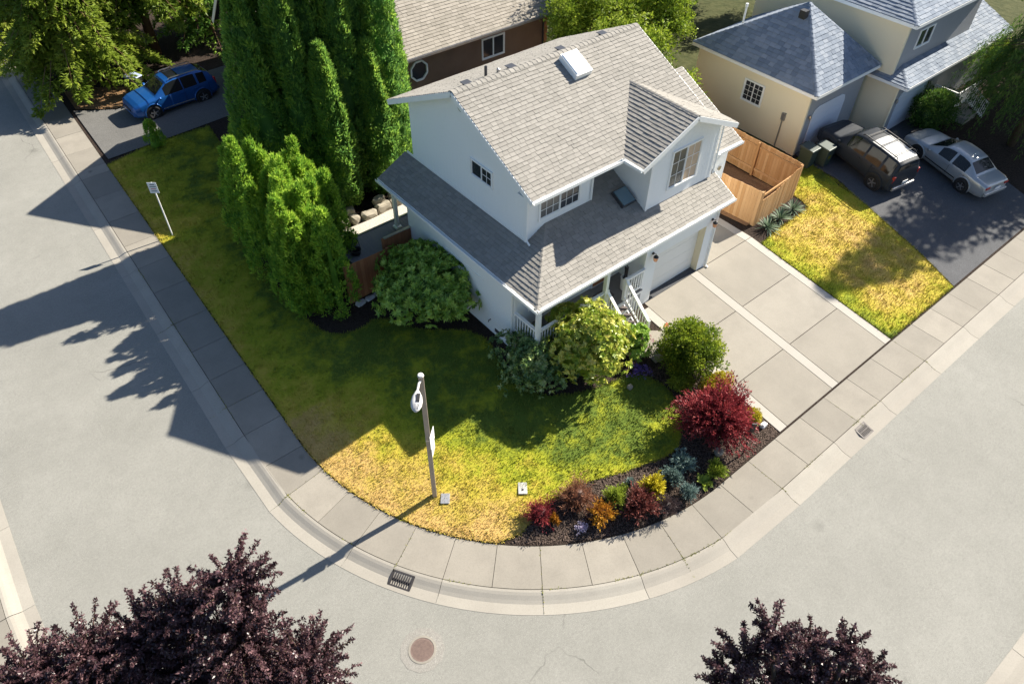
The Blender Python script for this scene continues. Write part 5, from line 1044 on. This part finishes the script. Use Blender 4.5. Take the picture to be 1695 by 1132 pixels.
def rosette_plant(name, label, px, n, Lg, Wd, mat, el=(.15, .9), cat='plant'):
    g = np.array(gt(px)); th = RNG.uniform(0, 2*np.pi, n); e_ = RNG.uniform(*el, n); D = np.c_[np.cos(th)*np.cos(e_), np.sin(th)*np.cos(e_), np.sin(e_)]; S = np.c_[-np.sin(th), np.cos(th), np.zeros(n)]; L_ = Lg*RNG.uniform(.75, 1.15, n)
    seg = 4; V, F = [], []
    for k in range(seg+1):
        t = k/seg; P_ = g+(0, 0, .05)+D*(L_*t)[:, None]-np.array((0, 0, 1))*((t**2)*L_*.22)[:, None]; w_ = Wd*math.sin(math.pi*(.12+.86*t))*.5
        V += [P_-S*w_, P_+S*w_]
    V = np.stack(V, 1).reshape(-1, 3); o = (np.arange(n)*(2*seg+2))[:, None]; F = np.concatenate([np.c_[o+2*k, o+2*k+1, o+2*k+3, o+2*k+2] for k in range(seg)])
    T = thing(name, label, cat, tuple(g)); obj('leaves', V, F, M[mat], T, rnd=np.repeat(RNG.random(n), 2*seg+2)); return T
rosette_plant('hosta', 'hosta with broad pale leaves at the pavement edge', (1163, 800), 22, .34, .13, 'leaf_lime', (.2, 1.1))
for px, lab in (((1270, 379), 'yucca nearest the driveway below the cedar fence'), ((1290, 364), 'middle yucca of the three below the cedar fence'), ((1311, 349), 'yucca farthest from the driveway below the cedar fence')): rosette_plant('yucca', lab, px, 70, .62, .05, 'leaf_yucca', (.05, 1.35))

# ---- columnar conifers
def columnar(name, label, base, h, r, mat, nclump, per, Lg=.16, Wd=.055, group=None, crad=.26, multi=1, taper=.75, t0=.25):
    b = np.array((base[0], base[1], TZ(*base) if len(base) < 3 else base[2])); parts = []; tr = MB()
    for j in range(multi):
        off = np.array((random.uniform(-.55, .55)*r, random.uniform(-.55, .55)*r, 0))*(multi > 1); hh = h*(1 if j == 0 else random.uniform(.68, .97)); rr = r*(1 if multi == 1 else .60)
        n = nclump//multi; t = RNG.random(n)**.85; th = RNG.uniform(0, 2*np.pi, n); prof = np.minimum(1, (t/.12)**.5)*(1-np.clip(t-t0, 0, 1)/(1-t0))**taper
        rad = rr*prof*(1+.13*np.sin(th*3+j)+.10*np.sin(th*5+t*11))+.04
        P_ = b+off+np.c_[rad*np.cos(th), rad*np.sin(th), .1+t*hh]
        tone = np.clip(.15+.6*RNG.random(n)+.15*np.sin(th*4+t*9)+.2*t**2, 0, 1)  # tone rises with height: sunlit tops put into the leaf colour
        idx = np.repeat(np.arange(n), per); m_ = len(idx); o = np.c_[np.cos(th), np.sin(th), np.full(n, .25)]; dd_ = unit(o[idx]+RNG.normal(size=(m_, 3))*.75); s_ = (crad*(.55+.45*prof))[idx]
        B = P_[idx]+dd_*(s_*RNG.uniform(.2, 1, m_))[:, None]*np.array((.75, .75, 1.5)); D = unit(dd_*.65+np.array((0, 0, .9))+RNG.normal(size=(m_, 3))*.3)
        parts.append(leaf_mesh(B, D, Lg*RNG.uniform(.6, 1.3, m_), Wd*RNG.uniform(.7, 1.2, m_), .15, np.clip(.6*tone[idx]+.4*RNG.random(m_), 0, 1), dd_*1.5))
        z = np.linspace(0, 1, 9); cv, cf = [], []
        for zz in z:
            pr = min(1, (zz/.12)**.5)*max(0, 1-max(zz-t0, 0)/(1-t0))**taper
            for k in range(10): a = 2*math.pi*k/10; cv.append(b+off+np.array((rr*pr*(.78 if multi == 1 else .22)*math.cos(a), rr*pr*(.78 if multi == 1 else .22)*math.sin(a), .05+zz*hh*.94)))
        for i in range(8): cf += [(i*10+k, i*10+(k+1) % 10, (i+1)*10+(k+1) % 10, (i+1)*10+k) for k in range(10)]
        parts.append((np.array(cv), np.array(cf), np.full(len(cv), .3)))  # dark solid core added inside the spire to block light
        tr.tube([b+off-(0, 0, .1), b+off+(0, 0, hh*.8)], [r*.10, .02], 7)
    return plant(name, label, 'conifer', tuple(b), parts, mat, tr, 'trunk', group)
hedge = [((7.55, 19.5), 4.6, 1.05, 'front arborvitae of the hedge, beside the red-brown fence'), ((7.35, 20.9), 5.0, 1.0, 'second arborvitae of the hedge from the red-brown fence'), ((8.75, 21.3), 4.5, .95, 'arborvitae on the deck side of the hedge'), ((7.3, 22.4), 5.1, 1.05, 'middle arborvitae of the hedge along the lawn'), ((8.7, 22.9), 4.9, .95, 'inner arborvitae of the hedge behind the deck planter'), ((7.45, 24.0), 5.2, 1.05, 'fourth arborvitae along the lawn, yellow-tipped'), ((7.75, 25.6), 4.9, 1.0, 'rear arborvitae of the short hedge'), ((8.7, 27.3), 2.6, .95, 'low arborvitae at the foot of the tall cypresses'), ((9.2, 29.6), 2.4, .9, 'low rearmost arborvitae by the upper lawn')]
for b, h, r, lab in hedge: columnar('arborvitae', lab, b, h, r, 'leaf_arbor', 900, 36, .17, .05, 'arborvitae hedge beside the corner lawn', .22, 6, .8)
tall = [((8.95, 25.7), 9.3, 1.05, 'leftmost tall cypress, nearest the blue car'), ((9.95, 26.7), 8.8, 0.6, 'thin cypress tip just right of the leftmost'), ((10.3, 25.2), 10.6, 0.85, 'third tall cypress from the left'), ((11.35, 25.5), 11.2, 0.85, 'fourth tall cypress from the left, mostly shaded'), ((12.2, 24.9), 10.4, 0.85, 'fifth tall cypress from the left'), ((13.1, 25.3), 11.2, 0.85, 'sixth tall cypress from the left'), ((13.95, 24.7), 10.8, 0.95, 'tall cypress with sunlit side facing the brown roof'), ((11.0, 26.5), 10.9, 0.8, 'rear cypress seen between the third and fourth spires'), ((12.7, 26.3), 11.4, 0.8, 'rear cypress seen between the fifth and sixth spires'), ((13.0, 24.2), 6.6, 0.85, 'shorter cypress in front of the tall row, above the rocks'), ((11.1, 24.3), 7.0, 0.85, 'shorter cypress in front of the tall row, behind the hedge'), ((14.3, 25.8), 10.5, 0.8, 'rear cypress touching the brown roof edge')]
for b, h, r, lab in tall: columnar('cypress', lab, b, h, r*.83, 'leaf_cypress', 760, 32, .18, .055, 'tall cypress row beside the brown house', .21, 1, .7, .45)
columnar('small_conifer', 'small cone-shaped conifer at the corner of the upper drive', gt((262, 246))[:2], 1.35, .34, 'leaf_arbor', 80, 30, .12, .04, None, .16)

# ---- broad conifers, upper left
def fir(name, label, base, h, r, mat, whorls, nb, z0=.12, droop=.35, seed=0, per=26, Lg=.30, Wd=.10):
    b = np.array(base, float); tr = MB(); tr.tube([b-(0, 0, .1), b+(0, 0, h*.5), b+(0, 0, h)], [.02*h+.05, .012*h+.02, .02], 8); BB, DD, TT, HH = [], [], [], []
    for i in range(whorls):
        f_ = z0+(1-z0)*(i+random.random()*.6)/whorls; z = h*f_; R_ = r*(1-f_)**.75+.15
        for k in range(nb):
            th = 2*math.pi*(k+random.random()*.8)/nb+i*1.3; L_ = R_*random.uniform(.65, 1.12); ca, sa = math.cos(th), math.sin(th); tone = random.random()
            tr.tube([b+(0, 0, z), b+np.array((ca*L_*.6, sa*L_*.6, z+L_*.03)), b+np.array((ca*L_, sa*L_, z-L_*droop))], [.035, .022, .006], 4)
            m_ = int(per*L_/1.5)+6; t = RNG.uniform(.12, 1.02, m_); c = np.c_[ca*L_*t, sa*L_*t, z+L_*(.1*t-(droop+.1)*t**2)]; sd_ = np.where(RNG.random(m_) < .5, 1, -1); wide = (.45*L_*(1-t)+.16)*RNG.random(m_)
            c += np.c_[-sa*sd_*wide, ca*sd_*wide, -wide*.25]; BB.append(b+c); DD.append(np.c_[ca*.7-sa*sd_*.75, sa*.7+ca*sd_*.75, np.full(m_, -.25)]+RNG.normal(size=(m_, 3))*.22); TT.append(np.clip(.5*tone+.3*t+.2*RNG.random(m_), 0, 1))
    B, D, T_ = np.concatenate(BB), unit(np.concatenate(DD)), np.concatenate(TT); n = len(B)
    # each tuft becomes three narrow fingers
    parts = [leaf_mesh(B, unit(D+RNG.normal(size=(n, 3))*s_), Lg*RNG.uniform(.6, 1.25, n), Wd*RNG.uniform(.6, 1.1, n), .1, T_, np.array((0, 0, 2.5))) for s_ in (.05, .4, .4, .55)]
    return plant(name, label, 'conifer', tuple(b), parts, mat, tr, 'trunk_red', 'conifers at the upper left')
fir('fir_tree', 'broad sunlit conifer with bare trunk above the dirt verge', (6.5, 44.0, .15), 11.5, 4.2, 'leaf_fir', 22, 11, .16, .38, per=90)
fir('fir_tree', 'broad conifer behind the blue car and the bin', (10.6, 45.2, .15), 12.5, 4.0, 'leaf_fir', 22, 11, .27, .34, per=80)
fir('fir_tree', 'dark conifer at the far upper left corner', (4.6, 52.0, .15), 13, 4.2, 'leaf_fir', 18, 9, .10, .35, per=45)
fir('fir_tree', 'dark conifer between the blue car and the tall cypresses', (14.2, 46.0, .15), 12, 3.4, 'leaf_cypress', 18, 9, .08, .35, per=45)
fir('fir_tree', 'far dark conifer above the frame behind the cypresses', (10.5, 55.0, .15), 14, 4.6, 'leaf_fir', 16, 9, .06, .35, per=40)

# ---- broadleaf trees
def tree(name, label, base, h, R3, mat, nclump, per, Lg, Wd, crad, hang=0, trunk_r=.14, cat='tree', group=None, zc=None, up_=.2, lob=10, flat=.8, tmat='trunk', off=(0, 0)):
    b = np.array(base, float); zc = h-R3[2] if zc is None else zc; c = b+np.array((off[0], off[1], zc)); tr = MB(); tips = []
    tr.tube([b-(0, 0, .1), b+np.array((.05, .03, zc*.5)), c+np.array((0, 0, -R3[2]*.3))], [trunk_r, trunk_r*.75, trunk_r*.55], 8)
    for k in range(lob):
        d = sphere_dirs(1, .35)[0]; t = c+d*np.array(R3)*random.uniform(.45, .72); fr_ = random.uniform(.55, .85); s_ = b+np.array((off[0]*max(0, fr_-.5)*2*.8, off[1]*max(0, fr_-.5)*2*.8, zc*fr_)); tr.tube([s_, (s_+t)/2+np.array((0, 0, .15)), t], [trunk_r*.45, trunk_r*.3, trunk_r*.12], 6); tips.append(t)
        for _ in range(3): d2 = sphere_dirs(1, .2)[0]; e_ = t+d2*np.array(R3)*random.uniform(.25, .42); tr.tube([t, (t+e_)/2+np.array((0, 0, .06)), e_], [trunk_r*.13, trunk_r*.08, trunk_r*.03], 5); tips.append(e_)
    tips = np.array(tips); n = nclump; i = RNG.integers(0, len(tips), n); P_ = tips[i]+RNG.normal(size=(n, 3))*np.array(R3)*.17; P_[:, 2] -= hang*RNG.random(n)
    ed = (P_-c)/np.array(R3); q = np.linalg.norm(ed, axis=1); P_ = np.where((q > 1.08)[:, None], c+ed/q[:, None]*np.array(R3)*1.05, P_)
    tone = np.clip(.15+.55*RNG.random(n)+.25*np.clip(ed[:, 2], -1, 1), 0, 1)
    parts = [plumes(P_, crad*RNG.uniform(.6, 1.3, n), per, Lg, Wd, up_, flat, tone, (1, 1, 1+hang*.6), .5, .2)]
    return plant(name, label, cat, tuple(b), parts, mat, tr, tmat, group)
back = [((24.7, 24.2, .87), 6.2, (1.9, 1.9, 2.2), 'leafy tree behind the right end of the ridge'), ((25.2, 21.4, .87), 6.2, (1.9, 2.0, 2.4), 'bright leafy tree between the white and cream houses'), ((27.9, 22.6, .87), 6.6, (1.9, 2.0, 2.4), 'leafy tree touching the left end of the cream roof'), ((24.9, 18.6, .87), 4.0, (1.25, 1.5, 1.5), 'lower leafy tree along the side fence'), ((27.0, 26.2, .87), 7.2, (2.3, 2.3, 2.6), 'tall leafy tree at the top edge beyond the ridge'), ((27.4, 29.0, .87), 6.2, (2.2, 1.9, 2.2), 'shaded leafy tree farthest back between the houses'), ((29.0, 25.6, .87), 5.4, (1.7, 1.6, 2.0), 'leafy tree behind the weathered fence'), ((32.2, 26.4, .87), 5.0, (1.7, 1.5, 1.9), 'leafy tree at the top edge behind the cream roof'), ((45.8, 18.6, .87), 4.6, (1.9, 1.8, 1.8), 'leafy tree at the top right corner beside the cream house')]
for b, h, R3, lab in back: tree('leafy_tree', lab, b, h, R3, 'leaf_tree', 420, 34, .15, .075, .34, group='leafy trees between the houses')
def weeping(label, base, h, R3, ns, nl):
    b = np.array(base, float); tr = MB(); tr.tube([b-(0, 0, .1), b+(0, 0, h*.55), b+(.1, 0, h*.9)], [.2, .15, .06], 8); parts = []
    d = sphere_dirs(ns*2, .5); d = d[d[:, 2] > -.05][:ns]; top_ = b+np.array((0, 0, h*.45))+d*np.array((R3[0], R3[1], h*.52))*RNG.uniform(.55, 1.05, (len(d), 1))
    for q in top_[::6]: tr.tube([b+(0, 0, h*.6), (b+np.array((0, 0, h*.7))+q)/2+np.array((0, 0, .3)), q], [.06, .035, .012], 5)
    for q in top_:
        L_ = random.uniform(.9, 2.4); L_ = min(L_, q[2]-b[2]-.1); sw = RNG.normal(size=3)*.18; t = RNG.random(nl)[:, None]; o = unit((q-b)*np.array((1, 1, 0)))*.35
        Pt = q+(o+sw)*t*np.array((1, 1, 0))+np.array((0, 0, -1.))*L_*(t**1.4)+RNG.normal(size=(nl, 3))*.07; D_ = unit(np.array((0, 0, -1.))+o*.8+RNG.normal(size=(nl, 3))*.35)
        parts.append(leaf_mesh(Pt, D_, .17*RNG.uniform(.6, 1.3, nl), .034, .2, np.clip(random.random()*.6+.4*RNG.random(nl), 0, 1), o*2))
    plant('weeping_tree', label, 'tree', tuple(b), parts, 'leaf_weep', tr)
weeping('dark weeping tree with trailing branches at the right edge', (39.9, 8.9, .5), 6.6, (2.8, 3.4), 620, 60)
shrub('foundation_shrub', 'dark shrub in front of the second cream garage, beside the entry rails', (1540, 190), 1.5, (1.2, 1.0, 1.0), 'leaf_weep', 120, 50, .12, .05, .26)
tree('weeping_tree', 'second trailing tree behind the right edge of the frame', (45.3, 9.0, .5), 7.5, (3.0, 2.6, 3.0), 'leaf_weep', 900, 30, .26, .05, .38, hang=1.2, trunk_r=.2, zc=4.4, up_=-.7)
fir('fir_tree', 'tall conifer beyond the right edge of the frame', (46.5, 6.6, .3), 18.5, 4.6, 'leaf_fir', 20, 8, .2, .3, per=26)
fir('fir_tree', 'second tall conifer beyond the right edge of the frame', (49.0, 9.4, .3), 15.5, 3.2, 'leaf_fir', 22, 10, .15, .3, per=40)
tree('leafy_tree', 'bright shrubby tree over the lower cream roof edge', (43.2, 11.9, .85), 2.9, (1.1, .8, 1.0), 'leaf_tree', 180, 30, .14, .07, .3)
tree('leafy_tree', 'dark tree behind the cream house at the upper right corner', (48.0, 22.0, .85), 8.0, (3.6, 3.6, 3.4), 'leaf_weep', 500, 34, .2, .1, .5)
tree('leafy_tree', 'dark tree far behind the cream house roofs', (41.0, 31.0, .85), 7.0, (3.6, 3.2, 3.0), 'leaf_weep', 500, 34, .2, .1, .5)
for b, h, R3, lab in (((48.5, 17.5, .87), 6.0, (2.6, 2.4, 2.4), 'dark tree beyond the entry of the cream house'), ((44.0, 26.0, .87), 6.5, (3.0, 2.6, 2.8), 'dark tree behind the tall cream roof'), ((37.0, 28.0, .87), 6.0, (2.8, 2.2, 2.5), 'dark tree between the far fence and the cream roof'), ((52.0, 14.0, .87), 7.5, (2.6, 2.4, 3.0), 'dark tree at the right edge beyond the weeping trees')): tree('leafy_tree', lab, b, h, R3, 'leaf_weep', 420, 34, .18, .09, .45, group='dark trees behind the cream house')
# ---- purple plums in the foreground
def at(px, D): return C0+ray(px)/FPX*D
def plum(label, base, lobes, D, nper, Lg, Wd):
    """crown made of several uneven lobes, each carried by its own limb, with shoots standing out of it"""
    b = np.array(base, float); cs = [(at((x, y), D+dz), r/FPX*(D+dz)) for x, y, r, dz in lobes]; mid = sum(c for c, _ in cs)/len(cs); fork = b+(mid-b)*np.array((.35, .35, .55)); tr = MB(); parts = []
    tr.tube([b-(0, 0, .1), b+(fork-b)*.5+np.array((-.1, 0, .1)), fork], [.17, .14, .12], 8)
    for c, r in cs:
        tr.tube([fork, (fork+c)/2+np.array((0, 0, -.2)), c+np.array((0, 0, -r*.2))], [.09, .06, .035], 6); n = int(85*(r/.9)**2)
        for k in range(n):
            d = sphere_dirs(1, .25)[0]; L_ = r*random.uniform(.5, 1.05)*(1.0 if random.random() < .85 else 1.15); tip = c+d*L_*np.array((1, 1, .8)); st = c+d*L_*.15+np.array((0, 0, -r*.15)); bend = np.array((0, 0, -.12*L_))
            tr.tube([st, (st+tip)/2-bend*.6, tip], [.018, .011, .004], 4); t = RNG.uniform(.2, 1.02, nper)[:, None]; m_ = nper
            Pt = st+(tip-st)*t-bend*1.2*t*(1-t)*2+RNG.normal(size=(m_, 3))*.035*(1.3-t); D_ = unit((tip-st)/np.linalg.norm(tip-st)*.45+RNG.normal(size=(m_, 3))*.75+np.array((0, 0, -.1)))
            parts.append(leaf_mesh(Pt, D_, Lg*RNG.uniform(.6, 1.3, m_), Wd*RNG.uniform(.7, 1.2, m_), .35, np.clip(random.random()*.5+.5*RNG.random(m_), 0, 1), np.array((0, 0, .8))))
    plant('plum_tree', label, 'tree', tuple(b), parts, 'leaf_plum', tr)
plum('purple-leaved plum tree filling the lower left corner', (-3.4, 4.2, .1), [(385, 965, 82, 0), (300, 1010, 75, .3), (245, 1055, 95, .5), (150, 1085, 85, .3), (400, 1060, 110, .2), (510, 1100, 95, .5), (60, 1120, 90, 0), (320, 1120, 130, .8), (180, 1170, 130, .6), (450, 1180, 130, .6), (340, 1240, 150, .9), (-20, 1160, 100, .2)], 11.8, 130, .062, .034)
plum('purple-leaved plum tree at the lower right edge', (4.2, -2.6, .1), [(1282, 1048, 58, 0), (1345, 1066, 55, .2), (1400, 1075, 52, .1), (1235, 1085, 58, .2), (1440, 1110, 52, .3), (1320, 1110, 80, .5), (1200, 1125, 50, .1), (1400, 1145, 75, .5), (1280, 1170, 95, .6), (1370, 1200, 100, .7)], 11.2, 125, .055, .030)
# ---- weeds in the joints
WV = []
for t0, L_, rr_ in ((1.2, 1.2, 10.735), (3.4, .5, 10.735), (6.6, .9, 10.735), (9.4, .6, 10.735), (11.2, 2.2, 10.735), (13.4, 1.6, 10.735), (ARC+2.6, .9, 10.735), (ARC+5.3, 1.9, 10.735), (ARC+8.4, 1.2, 10.735), (-8.5, 2.6, 10.735), (-12.0, 1.5, 10.735), (-4.0, 1.6, 10.735)):
    k = int(L_*42); tv = t0+RNG.random(k)**1.5*L_; B = np.array([(*route(t, rr_+random.gauss(0, .012)), .115) for t in tv]); th = RNG.uniform(0, 6.28, k); D = unit(np.c_[np.cos(th), np.sin(th), RNG.uniform(.1, .8, k)]); WV.append(leaf_mesh(B, D, .045*RNG.uniform(.5, 1.3, k), .02))
for jt in JT[26:52:3]:
    k = 46; rv = RNG.uniform(9.45, 11.35, k); rv = np.where(RNG.random(k) < .5, RNG.normal(size=k)*.10+10.78, rv); B = np.array([(*route(jt+random.gauss(0, .008), r), .118 if r < 10.76 else np.interp(r, [10.76, 10.82, 10.9, 11.02, 11.12, 11.4], [.12, .116, .093, .045, .012, .008])) for r in rv]); th = RNG.uniform(0, 6.28, k); D = unit(np.c_[np.cos(th), np.sin(th), RNG.uniform(.1, .8, k)]); WV.append(leaf_mesh(B, D, .04*RNG.uniform(.5, 1.3, k), .018))
V, F, r_ = join(WV); tag(stuff(obj('weeds', V, F, M['leaf_weed'], None, rnd=r_)), 'small yellow-green weeds in the pavement joints', 'weeds')
